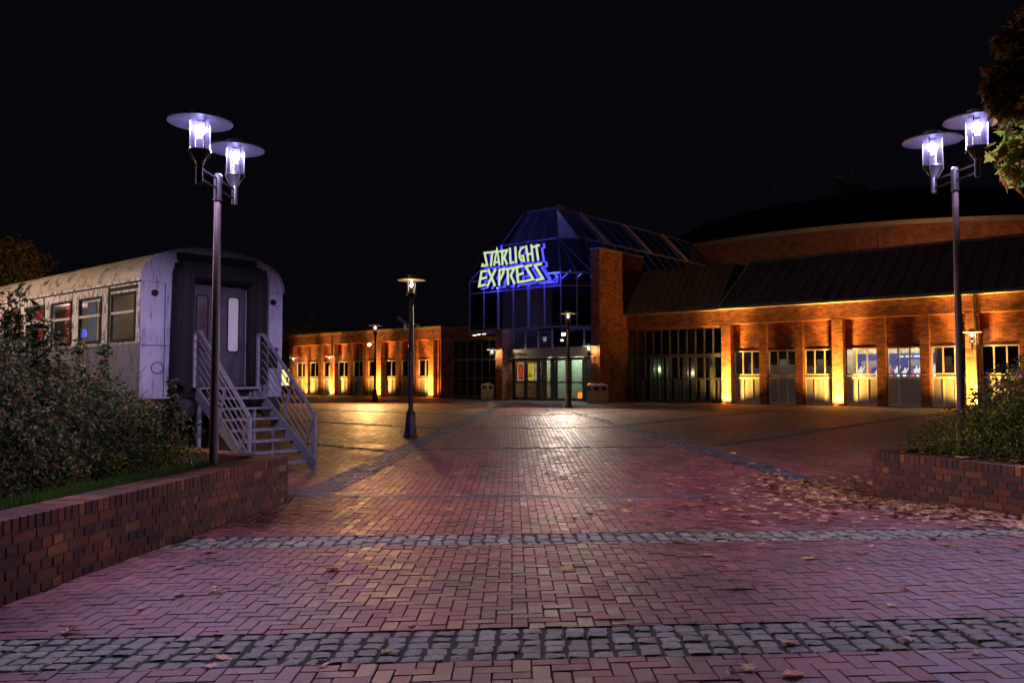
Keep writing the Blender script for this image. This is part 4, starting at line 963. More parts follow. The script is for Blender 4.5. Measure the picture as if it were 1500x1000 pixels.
# ------------------------------------------------------------------ litter bins
def bin_(label, px, py, rz):
    x, y = ground_at(px, py); root = thing('litter_bin', label, 'litter bin', (x, y, float(gz(x, y))), rz, 'concrete litter bins by the entrance')
    m = MB(); s = .27
    m.quadbox([(-s,-s,0),(s,-s,0),(s,s,0),(-s,s,0),(-s*1.04,-s*1.04,.86),(s*1.04,-s*1.04,.86),(s*1.04,s*1.04,.86),(-s*1.04,s*1.04,.86)]); m.build('body', M['concrete'], root, bevel=.03)
    m = MB(); e = s*1.09; m.quadbox([(-e,-e,.862),(e,-e,.862),(e,e,.862),(-e,e,.862),(-.05,-.05,.98),(.05,-.05,.98),(.05,.05,.98),(-.05,.05,.98)]); m.build('lid', M['concrete'], root, bevel=.02)
    for k, (ax, ay) in enumerate(((0,-1),(1,0),(-1,0),(0,1))):
        m = MB(); d = s*1.042
        if ay: m.box(-.13, .13, ay*d-.004, ay*d+.004, .64, .80)
        else: m.box(ax*d-.004, ax*d+.004, -.13, .13, .64, .80)
        m.build('opening', M['black'], root)
bin_('square concrete litter bin left of the entrance, two dark openings showing', 714, 585, radians(45)+.0)
bin_('square concrete litter bin against the foot of the right brick fin', 870, 590.3, radians(20))
bin_('second concrete bin squeezed behind the one at the right brick fin', 881, 589.6, radians(20))

# ------------------------------------------------------------------ THE RAILWAY CARRIAGE
RM = np.array([-5.55, 15.35])
cr = thing('railway_carriage', 'old pale railway carriage with flaking paint and black gangway end', 'railway carriage', (RM[0], RM[1], .12), ROT)
# local: x' toward the viewer's right (end wall at x=0), body runs to negative x, windows side at y=-1.43
Wd = 1.43; ZF, ZEv, ZT = 1.18, 3.25, 3.96; LEN = 23.5
wins = [(-1.16,-.22)] + [(-2.58-1.37*k, -1.60-1.37*k) for k in range(13)]
wz0, wz1 = 2.22, 3.06
m = MB(); m.box(-LEN, -.01, -Wd, -Wd+.05, ZF, wz0); m.box(-LEN, -.01, -Wd, -Wd+.05, wz1, ZEv)
ed = sorted([-.01] + [v for a in wins for v in a] + [-LEN])
xs_ = [-LEN] + sorted(v for a in wins for v in a) + [-.01]
for i in range(0, len(xs_), 2): m.box(xs_[i], xs_[i+1], -Wd, -Wd+.05, wz0, wz1)
m.box(-LEN, -.01, Wd-.05, Wd, ZF, ZEv); m.box(-LEN, -.01, -Wd+.05, Wd-.05, ZF, ZF+.06); m.box(-LEN, -LEN+.05, -Wd+.05, Wd-.05, ZF+.06, ZEv)
m.build('body', M['coach_side'], cr)
arc = [(Wd*1.0*cos(t)*(1.0), ZEv + (ZT-ZEv)*sin(t)**.8) for t in np.linspace(0, pi, 25)]
arc = [(y_*1.012, z_) for y_, z_ in arc]
m = MB(); k0 = len(arc)
for x_ in (-LEN-.02, .02):
    for y_, z_ in arc: m.v.append((x_, y_, z_))
for i in range(k0-1): m.f.append((i, k0+i, k0+i+1, i+1)); m.mi.append(0)
m.build('roof', M['coach_roof'], cr, True)
m = MB(); m.slab([(0, -Wd, ZF), (0, Wd, ZF), (0, Wd, ZEv)] + [(0, y_/1.012, z_-.012) for y_, z_ in arc[1:-1]] + [(0, -Wd, ZEv)], (-.05,0,0)); ew = m.build('end_wall', M['coach_end'], cr)
m = MB(); prev = None
for y_, z_ in arc:
    if prev: m.bar((.012, prev[0], prev[1]), (.012, y_, z_), .025, .02)
    prev = (y_, z_)
m.bar((.012, -Wd, ZEv-.0), (.012, -1.0, ZEv), .02, .025); m.bar((.012, 1.0, ZEv), (.012, Wd, ZEv), .02, .025)
m.build('roof_rim', M['coach_end'], cr)
m = MB(); m.bar((-LEN, -Wd-.02, ZEv+.02), (-.0, -Wd-.02, ZEv+.02), .05, .05); m.build('rain_gutter', M['coach_side'], cr)
m = MB()
for q in range(7): x_ = -1.30-3.3*q; m.box(x_-.9, x_-.89, -Wd-.004, -Wd-.001, ZF, ZEv-.02)
m.box(-LEN, -1.32, -Wd-.007, -Wd-.0045, 2.10, 2.115); m.build('panel_seam', M['black'], cr)
m = MB(); m.box(-1.30, -1.24, -Wd-.012, -Wd-.002, ZF, ZEv-.03); m.box(-1.24, -.12, -Wd-.012, -Wd-.002, ZEv-.12, ZEv-.06); m.build('door_seam', M['black'], cr)
for i, (a, b) in enumerate(wins):
    m = MB(); y_ = -Wd-.015; t_ = .028
    m.box(a-.02, b+.02, y_, y_+.03, wz0-.02, wz0+t_); m.box(a-.02, b+.02, y_, y_+.03, wz1-t_, wz1+.02); m.box(a-.02, a+t_, y_, y_+.03, wz0+t_, wz1-t_); m.box(b-t_, b+.02, y_, y_+.03, wz0+t_, wz1-t_)
    wo = m.build('window', M['black'], cr)
    m = MB(); m.box(a, b, -Wd+.012, -Wd+.02, wz0, wz1); m.build('pane', M['glass'], wo)
    m = MB(); m.box(a+t_, b-t_, y_-.006, y_+.02, 2.70, 2.745); m.build('rail', M['white_rail'], wo)
def cloth_mat(name, col):
    t = NT(name); tr = t.add('BsdfTranslucent'); tr.inputs[0].default_value = (*col, 1); t.set(color=col, rough=.9)
    mx = t.add('MixShader'); mx.inputs[0].default_value = .6; t.link(t.b.outputs[0], mx.inputs[1]); t.link(tr.outputs[0], mx.inputs[2]); t.link(mx.outputs[0], t.out.inputs[0]); return t.m
RED = cloth_mat('red_curtain', (.26,.02,.025)); GRC = cloth_mat('grey_curtain', (.20,.24,.28))
def curtain(x0, x1, mat, z0=2.24, z1=3.02):
    m = MB(); n_ = max(3, int((x1-x0)/.05)); prev = None
    for i in range(n_+1):
        x_ = x0+(x1-x0)*i/n_; y_ = -Wd+.14+.03*sin(i*2.1)
        if prev: m.poly([(prev[0], prev[1], z0), (x_, y_, z0), (x_, y_, z1), (prev[0], prev[1], z1)])
        prev = (x_, y_)
    return m.build('curtain', mat, cr)
curtain(-2.55, -2.1, GRC); curtain(-1.95, -1.62, GRC); curtain(-3.6, -3.25, RED); curtain(-5.2, -4.75, RED); curtain(-6.5, -6.0, RED); curtain(-2.0, -1.97, GRC)
m = MB(); m.box(-1.45, -1.40, -Wd+.06, Wd-.06, ZF+.06, ZEv); m.box(-LEN+.1, -1.45, .35, .40, ZF+.06, ZEv); m.box(-LEN+.1, -.1, -Wd+.06, Wd-.06, ZEv-.04, ZEv); m.build('partition', M['interior_pale'], cr)
m = MB(); m.box(-2.16, -2.04, -Wd+.2, -Wd+.26, 2.30, 2.66); m.build('table_lamp', emitter('table_lamp_glow', (1,.72,.25), 1.6), cr)
m = MB(); m.lathe([(.001,0),(.06,.02),(.05,.14),(.001,.18)], (-3.12, -Wd+.3, 2.36), 12); m.build('blue_lamp', emitter('blue_lamp_glow', (.12,.16,1), .9), cr, True)
point('carriage_light', (-3.3, -.3, 2.9), (.9,.85,1), 22, .04, cr); point('carriage_light', (-5.4, -.6, 2.8), (1,.6,.5), 22, .04, cr); point('carriage_light', (-.75, -.1, 3.0), (1,.66,.40), 8, .04, cr)
point('carriage_light', (-3.35, -Wd+.05, 2.95), (1,.7,.65), 1.2, .02, cr)  # added light at the glass to brighten the curtain fronts
# end: gangway
gy0, gy1, gz0, gz1 = -.86, .86, 1.32, 3.62
m = MB(); r_ = .16
m.box(.003, .34, gy0, gy0+.24, gz0+.1, gz1-.1); m.box(.003, .34, gy1-.24, gy1, gz0+.1, gz1-.1); m.box(.003, .345, gy0+.02, gy1-.02, gz1-.26, gz1)
for s in (-1, 1): m.tube((.17, s*.78, gz0+.12), (.17, s*.74, gz1-.16), .19, n=14)
m.tube((.17, -.78, gz1-.14), (.17, .78, gz1-.14), .19, n=14)
m.box(.003, .30, gy0+.1, gy1-.1, gz0-.02, gz0+.08); gw = m.build('gangway_bellows', M['black'], cr, True)
m = MB(); m.slab([(.003, -.80, gz1+.06), (.003, .80, gz1+.06), (.22, .80, gz1+.02), (.22, -.80, gz1+.02)], (0,0,.03)); m.box(.003, .05, -.80, .80, gz1+.09, gz1+.2); m.build('rain_hood', M['black'], gw)
for s in (-1, 1):
    y0_, y1_ = (-.58, -.012) if s < 0 else (.012, .58)
    m = MB(); m.box(.004, .04, y0_, y1_, gz0+.08, gz1-.27); d = m.build('gangway_door', M['doorpaint'], cr)
    yc = (y0_+y1_)/2+.02*s; pts = []
    for (cx_, cz_, a0) in ((yc+.06, 3.02, 0), (yc-.06, 3.02, pi/2), (yc-.06, 2.10, pi), (yc+.06, 2.10, 1.5*pi)):
        for q in range(4): t_ = a0+q*pi/6; pts.append((cx_+.055*cos(t_), cz_+.055*sin(t_)))
    m = MB(); m.slab([(.046, a, b) for a, b in pts], (-.005,0,0)); m.build('pane', M['doorpane_lit'] if False else (emitter('door_pane_light', (.50,.44,.52), .15) if s > 0 else simple('dark_door_pane', (.05,.03,.03), .15)), d)
    m = MB()
    for q in range(len(pts)): a, b = pts[q], pts[(q+1) % len(pts)]; m.bar((.048, *a), (.048, *b), .02, .02)
    m.build('window_seal', M['black'], d)
m = MB(); m.box(.003, .02, 1.13, 1.32, 1.75, 2.15); m.build('end_panel', M['black'], cr)
for yy_ in (-1.12, .98):
    m = MB()
    for q in range(20): a, b = 2*pi*q/20, 2*pi*(q+1)/20; m.bar((.006, yy_+.11*cos(a), 1.72+.10*sin(a)), (.006, yy_+.11*cos(b), 1.72+.10*sin(b)), .01, .012)
    m.build('end_ring', M['black'], cr)
m = MB(); m.box(.003,.02,.82,.9,1.9,2.0); m.build('end_socket', M['black'], cr)
for s in (-1, 1):
    m = MB()
    for q in range(24): z_ = ZF+.06+q*.085; m.lathe([(.001,0),(.009,0)], (0,0,0), 4) if False else m.box(.001, .006, s*1.37-.008, s*1.37+.008, z_-.008, z_+.008); m.box(.001, .006, s*1.0-.008, s*1.0+.008, z_-.008, z_+.008)
    m.build('rivet_row', M['coach_end'], cr)
    m = MB(); m.tube((.002, s*1.2, 3.05), (.05, s*1.2, 3.05), .055, n=14); m.build('tail_lamp', M['black'], cr)
    m = MB()
    for q in range(8): t0, t1 = q/8, (q+1)/8; m.tube((.08+.12*sin(pi*t0), s*(.30+.12*t0), .95-.42*sin(pi*t0)), (.08+.12*sin(pi*t1), s*(.30+.12*t1), .95-.42*sin(pi*t1)), .022, n=8)
    m.build('brake_hose', M['black'], cr)
m = MB(); m.bar((.006, -1.0, ZF+.02), (.006, -1.0, ZEv), .012, .012); m.bar((.006, 1.0, ZF+.02), (.006, 1.0, ZEv), .012, .012); m.bar((.008, -Wd, 2.12), (.008, -.92, 2.12), .010, .012); m.bar((.008, .92, 2.12), (.008, Wd, 2.12), .010, .012); m.build('end_seam', M['doorpaint'], cr)
# underframe
m = MB(); m.box(-LEN, -.02, -1.2, 1.2, .95, ZF-.01); m.box(-.3, .03, -1.3, 1.3, .86, ZF-.02); m.build('underframe', M['black'], cr)
for bx in (-3.2, -LEN+3.2):
    m = MB(); m.box(bx-1.6, bx+1.6, -1.06, -.96, .45, .75); m.box(bx-1.6, bx+1.6, .96, 1.06, .45, .75); m.box(bx-.3, bx+.3, -1.1, 1.1, .5, .94); bg_ = m.build('bogie', M['black'], cr)
    for dx in (-1.25, 1.25):
        m = MB(); m.tube((bx+dx, -.8, .47), (bx+dx, .8, .47), .07, n=10)
        for s in (-1, 1): m.tube((bx+dx, s*.76, .47), (bx+dx, s*.64, .47), .46, .47, 28); m.tube((bx+dx, s*.64, .47), (bx+dx, s*.60, .47), .50, n=28)
        m.build('wheelset', M['metal'], bg_)
for s in (-1, 1):
    m = MB(); m.tube((.03, s*.87, .98), (.42, s*.87, .98), .07, n=14); m.tube((.42, s*.87, .98), (.50, s*.87, .98), .20, n=20); m.build('buffer', M['metal'], cr)
m = MB(); m.tube((.05,0,.9), (.3,0,.75), .04, n=8); m.tube((.3,0,.75), (.32,0,.4), .045, n=8); m.tube((.1,.35,.85), (.25,.35,.4), .03, n=8); m.build('coupling', M['black'], cr)
tr_ = thing('railway_track', 'short stretch of rail on sleepers beneath the old carriage', 'track', (RM[0], RM[1], .0), ROT)
m = MB()
for s in (-1, 1): m.box(-LEN, .9, s*.7525-.035, s*.7525+.035, .06, .115)
m.build('rail', M['metal'], tr_)
m = MB(); x_ = .6
while x_ > -LEN: m.box(x_-.12, x_+.12, -1.2, 1.2, -.05, .058); x_ -= .62
m.build('sleeper', simple('sleeper_wood', (.05,.035,.03), .9), tr_)

# ------------------------------------------------------------------ STEEL STAIRS
st = thing('metal_staircase', 'open grey steel stairs with wire-like railings leading up to the carriage end', 'staircase', (RM[0], RM[1], 0), ROT)
HW = .60; zp = 1.50; nst = 8; x0_ = .52; run = .226; gst = float(gz(-3.9, 14.2)); rise = (zp-gst)/nst; XB = x0_+run*(nst-1)+.12
GM = M['galv']
m = MB(); m.box(.36, x0_+.02, -HW, HW, zp-.04, zp); m.build('platform', GM, st)
for k in range(1, nst):
    zt = zp-rise*k; xx = x0_+run*(k-1); m = MB(); m.box(xx, xx+.25, -HW+.03, HW-.03, zt-.035, zt); m.build('tread', GM, st)
for s in (-1, 1):
    m = MB(); y_ = s*(HW+.005); y0_, y1_ = y_-.02, y_+.02
    a = (x0_-.1, zp-.01); b = (XB+.02, gst+.06)
    m.quadbox([(a[0],y0_,a[1]-.2),(b[0],y0_,b[1]-.06),(b[0],y1_,b[1]-.06),(a[0],y1_,a[1]-.2),(a[0]+.05,y0_,a[1]),(b[0]+.05,y0_,b[1]+.16),(b[0]+.05,y1_,b[1]+.16),(a[0]+.05,y1_,a[1])]); m.build('stringer', GM, st)
    m = MB(); m.box(.40, .46, s*(HW-.05)-.03, s*(HW-.05)+.03, gst-.1, zp-.04); m.build('leg', GM, st)
    m = MB(); m.box(1.02, 1.07, s*(HW-.05)-.025, s*(HW-.05)+.025, gst-.1, zp-rise*3); m.build('leg', GM, st)
    yr = s*(HW+.04); hr = .98
    tp = [(.40, zp+.0), (.40, zp+hr), (x0_+.06, zp+hr), (XB+.0, gst+rise*.3+.92), (XB+.0, gst-.0)]
    m = MB()
    for i in range(4): m.bar((tp[i][0], yr, tp[i][1]), (tp[i+1][0], yr, tp[i+1][1]), .05, .05)
    m.build('handrail', GM, st)
    m = MB()
    for q in range(1, 6):
        d_ = hr*q/6.2
        m.tube((.40, yr, zp+hr-d_), (x0_+.06, yr, zp+hr-d_), .010, n=6); m.tube((x0_+.06, yr, zp+hr-d_), (XB, yr, gst+rise*.3+.92-d_), .010, n=6)
    m.build('railing_bar', GM, st)
    m = MB(); xm = x0_+run*3.2; zm = zp-rise*3.6; m.bar((xm, yr, zm), (xm+.20, yr, zm+.62), .035); m.build('brace', GM, st); m = MB(); m.bar((XB-.28, yr, gst+.42), (XB-.02, yr, gst+.95), .035); m.build('brace', GM, st)
# ------------------------------------------------------------------ VEGETATION
def leaf_mesh(P, size, shape='oval', up=.35, out=None, jit=.55, droop=0):
    """one small folded leaf per point; orientation random around up / outward"""
    n = len(P); N = rng.normal(0, 1, (n, 3)); N /= np.linalg.norm(N, axis=1)[:,None]
    N = N*.8 + np.array([0,0,up])
    if out is not None: N = N + out*.7
    N /= np.linalg.norm(N, axis=1)[:,None]
    T = rng.normal(0, 1, (n, 3)); T[:,2] -= droop; T -= (T*N).sum(1)[:,None]*N; T /= np.linalg.norm(T, axis=1)[:,None]; S = np.cross(N, T)
    s = size*(1+rng.uniform(-jit, jit, n))
    if shape == 'oval':
        loc = np.array([(0,0,0),(.42,.26,.05),(.95,.0,.0),(.42,-.26,.05),(.45,0,-.06)]); F = [(0,1,4),(1,2,4),(2,3,4),(3,0,4)]
    elif shape == 'blade':
        loc = np.array([(0,.05,0),(0,-.05,0),(.6,-.03,.05),(.6,.03,.05),(1,0,.2)]); F = [(0,1,2),(0,2,3),(3,2,4)]
    else:   # lobed maple leaf
        a = [(0,0),(-.02,.28),(.16,.17),(.24,.48),(.40,.25),(.52,.33),(.60,.14),(1,0),(.60,-.14),(.52,-.33),(.40,-.25),(.24,-.48),(.16,-.17),(-.02,-.28)]
        loc = np.array([(x_-.0, y_, .10*abs(y_)+.08*x_*x_) for x_, y_ in a] + [(.30,0,-.03)]); c_ = len(a); F = [(i, (i+1) % c_, c_) for i in range(c_)]
        loc = loc[:, [0,1,2]]
    V = P[:,None,:] + s[:,None,None]*(loc[None,:,0:1]*T[:,None,:] + loc[None,:,1:2]*S[:,None,:] + loc[None,:,2:3]*N[:,None,:]*rng.uniform(.2,2.2,n)[:,None,None])
    k = len(loc); F = (np.array(F)[None] + (np.arange(n)*k)[:,None,None]).reshape(-1, 3)
    return V.reshape(-1, 3), F
def blob_points(blobs, n, inner=.55, lump=.26):
    out = []; no = []; vol = np.array([b[3]**2 for b in blobs]); pr = vol/vol.sum()
    for b, k in zip(blobs, (pr*n).astype(int)):
        d = rng.normal(0, 1, (k, 3)); d /= np.linalg.norm(d, axis=1)[:,None]
        f = 1 + lump*(np.sin(d[:,0]*5.1+b[0]*3)*np.cos(d[:,1]*4.3+b[1]) + np.sin(d[:,2]*6.7+b[2]*5+d[:,0]*3))*.7
        r = b[3]*f*np.where(rng.random(k) < .72, rng.uniform(.86, 1.04, k), rng.uniform(inner, .86, k))
        sc = b[4] if len(b) > 4 else (1,1,1)
        p = np.array(b[:3]) + d*r[:,None]*np.array(sc)
        ok = np.ones(k, bool)
        for b2 in blobs:
            if b2 is b: continue
            sc2 = np.array(b2[4] if len(b2) > 4 else (1,1,1)); ok &= (np.linalg.norm((p-np.array(b2[:3]))/sc2, axis=1) > b2[3]*.72)
        out.append(p[ok]); no.append(d[ok])
    return np.concatenate(out), np.concatenate(no)
def bush(name, label, cat, blobs, n, size, mat, base, zmin, stems=14, shape='oval', group=None, up=.35):
    root = thing(name, label, cat, base, 0, group); P, Nn = blob_points(blobs, n); ok = P[:,2] > zmin; P = P[ok]; Nn = Nn[ok]
    V, F = leaf_mesh(P-np.array(base), size, shape, up, Nn); np_mesh('foliage', V, F, mat, root)
    m = MB()
    for k in range(stems):
        b = blobs[k % len(blobs)]; a = (base[0]+rng.normal(0,.15)+(b[0]-base[0])*.6, base[1]+rng.normal(0,.15)+(b[1]-base[1])*.6, zmin-.1)
        e = np.array(b[:3])+rng.normal(0, b[3]*.45, 3); mid = (np.array(a)+e)/2+rng.normal(0,.08,3)
        a, e, mid = a-np.array(base), e-np.array(base), mid-np.array(base)
        m.tube(a, mid, .018, .012, 6); m.tube(mid, e, .012, .004, 6)
    m.build('stem', M['bark'], root); return root
# core of dark twigs keeps big bushes from being see-through
bush('bush', 'large dense bush with brownish green leaves filling the left planter', 'bush',
     [(-5.05,7.0,.95,.92),(-5.35,7.9,1.05,.98),(-5.3,8.8,1.0,.95),(-5.3,9.7,.92,.88),(-5.25,10.5,.85,.80),(-5.2,11.15,.78,.72),(-5.9,10.2,1.05,.9),(-6.2,9.0,1.1,1.0),(-6.2,11.6,1.0,.9),(-4.75,7.9,.75,.55),(-4.8,9.3,.70,.5),(-4.78,10.5,.65,.45),(-4.7,6.3,.8,.6)],
     60000, .060, M['leafgreen'], (-5.3,9,.5), .5, 40)
# taller twiggy shrub with upright shoots
sh = thing('shrub', 'tall twiggy shrub with upright leafy shoots against the carriage windows', 'shrub', (-6.2,9.9,.5))
P, Nn = blob_points([(-6.35,9.7,1.55,.70),(-6.9,10.0,1.75,.75),(-5.95,9.9,1.25,.5),(-6.1,9.5,1.75,.42),(-6.5,9.5,2.05,.38)], 15000); P = P-np.array([-6.2,9.9,.5]); V, F = leaf_mesh(P, .055, 'oval', .3, Nn)
m = MB(); PP = []
for k, (px, pyt) in enumerate(((8,432),(34,415),(52,447),(20,455),(-8,440),(70,470),(88,482),(150,505),(120,498),(44,462),(62,500),(250,560))):
    z = 9.7 if px < 110 else 10.4; X = (px-750)/1200*z; Zt = CAMZ+(557-pyt)/1200*z; a = np.array([X+rng.normal(0,.05), z, 1.0]); e = np.array([X+rng.normal(0,.04), z, Zt])
    a -= np.array([-6.2,9.9,.5]); e -= np.array([-6.2,9.9,.5]); m.tube(a, e, .008, .003, 6)
    for t_ in np.linspace(.15, 1, 26):
        for s in range(7): PP.append(a+(e-a)*t_ + rng.normal(0,.03,3)*(1.3-t_*.6))
m.build('stem', M['bark'], sh)
V2, F2 = leaf_mesh(np.array(PP), .075, 'oval', .3); F2 = F2+len(V); np_mesh('foliage', np.concatenate([V, V2]), np.concatenate([F, F2]), M['leafgreen'], sh)
# low nettles at the planter edge
k = 0
bush('plant', 'low bright green weeds at the bush foot beside the lamp pole', 'plant', [(-4.35,9.9,.62,.24),(-4.15,10.5,.62,.20),(-4.5,9.2,.62,.22),(-4.6,8.5,.62,.2)], 2600, .045, M['leafhedge'], (-4.3,9.9,.5), .5, 10, up=.8)
gp = []
for i in range(20000):
    y_ = rng.uniform(4.2, 10.0); x_ = lx(y_)-.37-abs(rng.normal(0,.16)); gp.append((x_, y_, .50+rng.uniform(0,.03)))
V, F = leaf_mesh(np.array(gp), .07, 'blade', .0, None); V = V
gp = np.array(gp); n_ = len(gp)
# upright blades
a_ = rng.uniform(0, 2*pi, n_); h_ = rng.uniform(.08,.19,n_); le_ = rng.normal(0,.03,(n_,2)); w_ = .0045
V = np.stack([gp+np.stack([np.cos(a_)*w_, np.sin(a_)*w_, 0*a_],1), gp-np.stack([np.cos(a_)*w_, np.sin(a_)*w_, 0*a_],1), gp+np.stack([le_[:,0], le_[:,1], h_],1)],1).reshape(-1,3)
tag(np_mesh('grass', V, np.arange(n_*3).reshape(-1,3), M['grass']), 'strip of short green grass along the inner edge of the left planter wall', 'grass', kind='stuff')
# right hedge
bush('hedge', 'rounded dark green hedge sprinkled with orange leaves behind the right planter wall', 'hedge',
     [(6.6,10.9,.85,.70),(7.0,10.2,1.05,.85),(7.3,9.5,1.1,.85),(6.25,11.4,.70,.50),(7.7,10.9,1.1,.9),(8.0,8.6,1.1,.9),(6.55,10.3,.7,.5),(6.8,9.5,.75,.55),(7.1,8.7,.75,.6),(6.3,10.0,.90,.50),(6.10,10.2,.88,.40),(5.97,10.5,.84,.42),(6.14,10.75,.85,.45),(5.98,11.3,.66,.40),(5.88,11.7,.60,.30)],
     62000, .042, M['leafhedge'], (7.1,10.2,.5), .56, 30, up=.5)
bush('shrub', 'very dark loose shrub behind the hedge at the right edge', 'shrub', [(8.55,13.2,1.3,.75),(9.3,13.0,1.6,.9),(8.1,13.6,.95,.55)], 9000, .07, M['leafdark'], (8.8,13.2,.5), .5, 14)
P = []
for i in range(330):
    cx_, cy_, cz_, cr_ = [(6.7,10.9,.85,.72),(7.0,10.2,1.05,.88),(7.3,9.4,1.1,.88)][i % 3]; th_ = rng.uniform(0, 2*pi); ph_ = rng.uniform(.75, 1.5)
    P.append((cx_+cr_*cos(th_)*cos(ph_), cy_+cr_*sin(th_)*cos(ph_), cz_+cr_*sin(ph_)+.02))
V, F = leaf_mesh(np.array(P), .12, 'maple', 1.2); tag(np_mesh('hedge_leaf_litter', V, F, M['leaffallen']), 'orange maple leaves lying scattered on top of the right hedge', 'leaves', kind='stuff')

# trees
def tree(label, base, trunk_top, r0, limbs, clusters, nleaf, size, mat, shape='oval', mat2=None):
    root = thing('tree', label, 'tree', base); m = MB(); a = np.zeros(3); e = np.array(trunk_top)-np.array(base)
    segs = 6; prev = a
    for i in range(segs):
        q = a+(e-a)*(i+1)/segs + rng.normal(0,.04,3); m.tube(prev, q, r0*(1-.6*i/segs), r0*(1-.6*(i+1)/segs), 12); prev = q
    m.build('trunk', M['bark'], root, True); m = MB()
    for b in clusters:
        e2 = np.array(b[:3])-np.array(base); s = e*rng.uniform(.5,.95); mid = (s+e2)/2+rng.normal(0,.15,3)
        m.tube(s, mid, r0*.28, r0*.14, 8); m.tube(mid, e2, r0*.14, r0*.04, 6)
        for q in range(5): ee = e2+rng.normal(0, b[3]*.5, 3); m.tube(mid+(e2-mid)*rng.uniform(.3,1), ee, r0*.05, r0*.012, 5)
    m.build('limb', M['bark'], root)
    P, Nn = blob_points(clusters, nleaf, .2, .3); P = P-np.array(base); V, F = leaf_mesh(P, size, shape, .4, Nn, droop=.8)
    np_mesh('crown', V, F, mat, root); return root
cl = []
for i in range(26):
    a_ = rng.uniform(0, 2*pi); r_ = rng.uniform(.6, 2.8); cl.append((-20.2+r_*cos(a_), 31+r_*sin(a_), rng.uniform(3.2, 6.6), rng.uniform(.5,.9)))
cl += [(-17.9,30,5.2,.6),(-17.6,30.2,4.6,.55),(-18.6,30,6.3,.5)]
tree('autumn tree with sparse golden leaves beyond the far end of the carriage', (-20.4,31,.4), (-20.3,31,4.2), .22, 0, cl, 13000, .16, M['leafyellow'])
def pz(px, py, z, r): return ((px-750)/1200*z, z, CAMZ+(557-py)/1200*z, r)
cl = [pz(1508,228,8.7,.22), pz(1482,216,8.8,.13), pz(1488,248,8.7,.12), pz(1502,190,8.7,.13), pz(1516,185,8.6,.20), pz(1530,252,8.8,.22), pz(1540,140,8.8,.3), pz(1560,210,8.9,.35)]
cl2 = [pz(1478,122,9.0,.13), pz(1494,142,8.9,.14), pz(1495,110,8.9,.18), pz(1510,95,9.0,.2), pz(1508,50,9.1,.2), pz(1545,60,9.2,.35)]
for i in range(24):
    r_ = rng.uniform(.4,.7); y_ = rng.uniform(7.6,10.6); cl.append((.64*y_+r_*1.35+rng.uniform(0,3.2), y_, rng.uniform(4.0,7.0), r_))
mt = tree('maple tree with green, yellow and brown leaves hanging beside the right double lamp', (8.3,9.4,.5), (8.1,9.3,4.6), .17, 0, cl, 9000, .15, M['leafmaple'], 'maple')
P, Nn = blob_points(cl2, 2600, .2, .3); P = P-np.array((8.3,9.4,.5)); V, F = leaf_mesh(P, .15, 'maple', .3, Nn, droop=1.2); np_mesh('brown_sprays', V, F, M['leafbrown'], mt)

# fallen leaves
def flat_leaves(pts, size, curl=1.0):
    pts = np.array(pts); n = len(pts); z = gz(pts[:,0], pts[:,1])+.022+rng.uniform(0,.012,n); P = np.stack([pts[:,0], pts[:,1], z],1)
    ca = rng.uniform(0, 2*pi, n); return P, ca
def fallen(n, fn):
    out = []
    while len(out) < n:
        x_, y_ = fn()
        if lx(y_)+.05 < x_ < (rx(y_)-.03 if y_ < 11.4 else 99): out.append((x_, y_))
    return out
def ff():
    t_ = rng.random()
    if t_ < .50: y_ = rng.uniform(6.5, 11.4); return rx(y_)-.03-abs(rng.normal(0,.55)), y_
    if t_ < .84: p = np.array([4.55,11.7])+rng.normal(0,1,2)*np.array([.50,.75]); return p[0], p[1]
    if t_ < .95: return rng.normal(3.6,1.1), rng.normal(10.1,1.4)
    return rng.uniform(-3,6), rng.uniform(4,17)
pts = np.array(fallen(2600, ff)); z = gz(pts[:,0], pts[:,1])+.024+np.abs(rng.normal(0,.008,len(pts)))
V, F = leaf_mesh(np.stack([pts[:,0], pts[:,1], z],1), .10, 'maple', 4.0)
tag(np_mesh('fallen_leaves', V, F, M['leaffallen']), 'drift of dry orange maple leaves along the foot of the right planter wall', 'fallen leaves', kind='stuff')
solo = [(312,870,'large pale leaf lying alone under the violet light pool on the left paving'),(469,866,'pale leaf left of centre, between the two cobble bands'),(570,958,'brown leaf lying on the front cobble band left of centre'),(318,981,'curled leaf lying on the front cobble band at the far left'),(888,854,'spread star-shaped leaf right of centre on the herringbone bricks'),
        (1331,867,'pale leaf lying in the right violet light pool'),(1392,926,'orange leaf on the front cobble band at the far right'),(1442,856,'dark leaf near the right edge in the violet light pool'),(1172,992,'brown leaf on the bricks at the very bottom of the view'),(1250,838,'leaf on the bricks right of centre, beyond the right violet light pool'),(1030,816,'small leaf just below the second cobble band'),
        (828,839,'tiny leaf near the middle of the herringbone bricks between the cobble bands'),(1308,890,'leaf just behind the front cobble band on its right half'),(1430,964,'dark leaf at the lower right corner in front of the cobble band'),(1158,945,'small leaf on the front cobble band right of centre'),(985,712,'lone leaf beyond the grating drain on the central path')]
base_leaf = None
for px, py, lab in solo:
    x_, y_ = ground_at(px, py)
    V, F = leaf_mesh(np.zeros((1,3)), .105, 'maple', 14.0); o = np_mesh('fallen_leaf', V, F, M['leaffallen'])
    o.location = (x_, y_, float(gz(x_, y_))+.028); o.scale = (rng.uniform(.8,1.3),)*3
    tag(o, lab or 'small dry leaf lying by itself on the red brick paving', 'leaf', 'single leaves lying on the open paving')
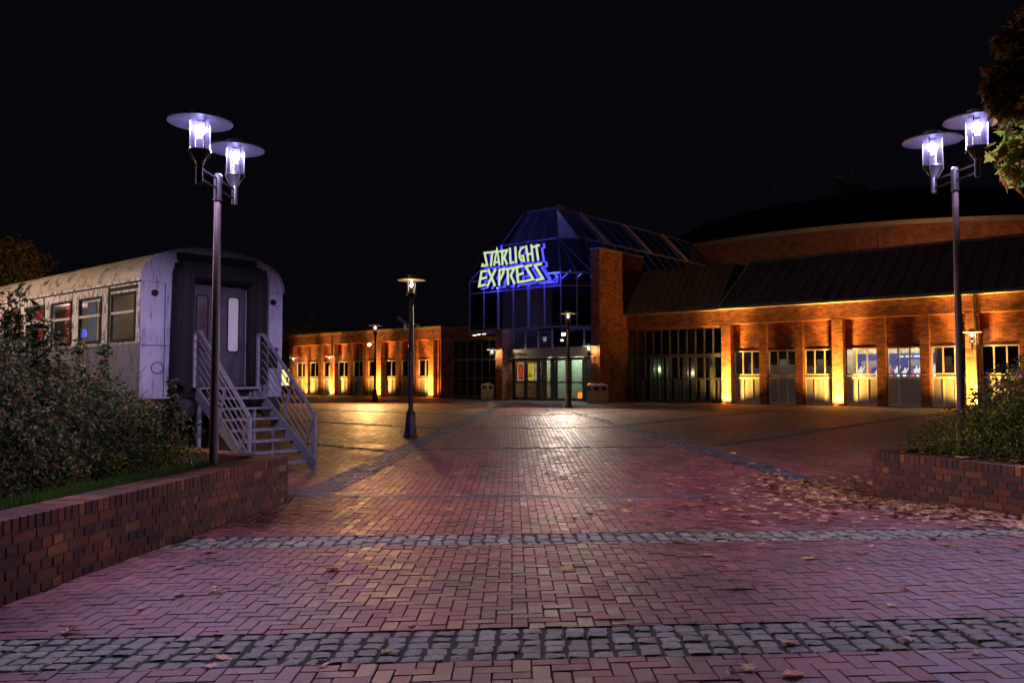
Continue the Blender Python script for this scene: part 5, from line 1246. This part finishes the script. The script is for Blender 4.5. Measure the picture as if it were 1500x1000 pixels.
for k in range(1):
    pts = []
    for i in range(46): y_ = rng.uniform(7.2,11.2); pts.append((rx(y_)+.28+rng.normal(0,.07), y_))
    pts = np.array(pts); V, F = leaf_mesh(np.stack([pts[:,0], pts[:,1], np.full(len(pts), ZW+.035)],1), .10, 'maple', 3.5)
    tag(np_mesh('wall_top_leaves', V, F, M['leaffallen']), 'dry orange leaves caught on top of the right planter wall', 'fallen leaves', kind='stuff')
# small white bottle in the bed
bx, by = (282-750)/1200*9.9, 9.9
bo = thing('bottle', 'small white bottle standing on the soil left of the violet lamp pole', 'bottle', (bx, by, .52))
m = MB(); m.lathe([(.001,0),(.028,.003),(.03,.09),(.012,.12),(.012,.15),(.001,.152)], (0,0,0), 14); m.build('body', simple('white_plastic', (.7,.68,.72), .4), bo, True)
m = MB(); m.lathe([(.015,.14),(.016,.165),(.001,.167)], (0,0,0), 12); m.build('cap', M['galv'], bo, True)

# street lamp standing out of view behind the carriage's far end: it warms the roof, side and golden tree
ol = thing('street_lamp', 'sodium street lamp standing beyond the left end of the view', 'street lamp', (-14.5,14.8,.3))
m = MB(); m.tube((0,0,-.2), (0,0,5.0), .08, .05, 14); m.bar((0,0,5.0), (.5,.1,5.1), .05); m.build('pole', M['metal'], ol)
m = MB(); m.box(.35, .85, 0, .22, 5.02, 5.14); hd = m.build('lamp_head', M['metal'], ol)
m = MB(); m.box(.40, .80, .03, .19, 5.005, 5.015); m.build('lens', emitter('sodium_lens', (1,.6,.2), 20), hd)
point('sodium_light', (.6,.1,4.9), (1,.68,.48), 470, .1, ol)

# floodlight lying on the flat roof behind the ridge, washing the round hall's brick drum
for x_, y_, pw, lab, aim in ((15.5, YF+8.2, 260, 'roof floodlight washing the round brick hall, behind the wing ridge', (-2,14,2.2)), (4.6, YF+7.2, 45, 'roof floodlight turned toward the ribbed glass roof of the entrance', (-6,0,2.2))):
    p = O+U*x_+B*y_; rt = thing('roof_floodlight', lab, 'floodlight', (p[0], p[1], GB+7.42), ROT)
    m = MB(); m.box(-.2,.2,-.12,.12,0,.22); m.build('housing', M['metal'], rt)
    m = MB(); m.box(-.16,.16,.122,.13,.03,.19); m.build('lens', M['floodlens'], rt)
    spot('roof_flood_light', (0 if aim[1] else -.3,.3 if aim[1] else 0,.25), aim, (1,.46,.2), pw*(1.3 if aim[1] else 2), 150, 1, .1, rt)
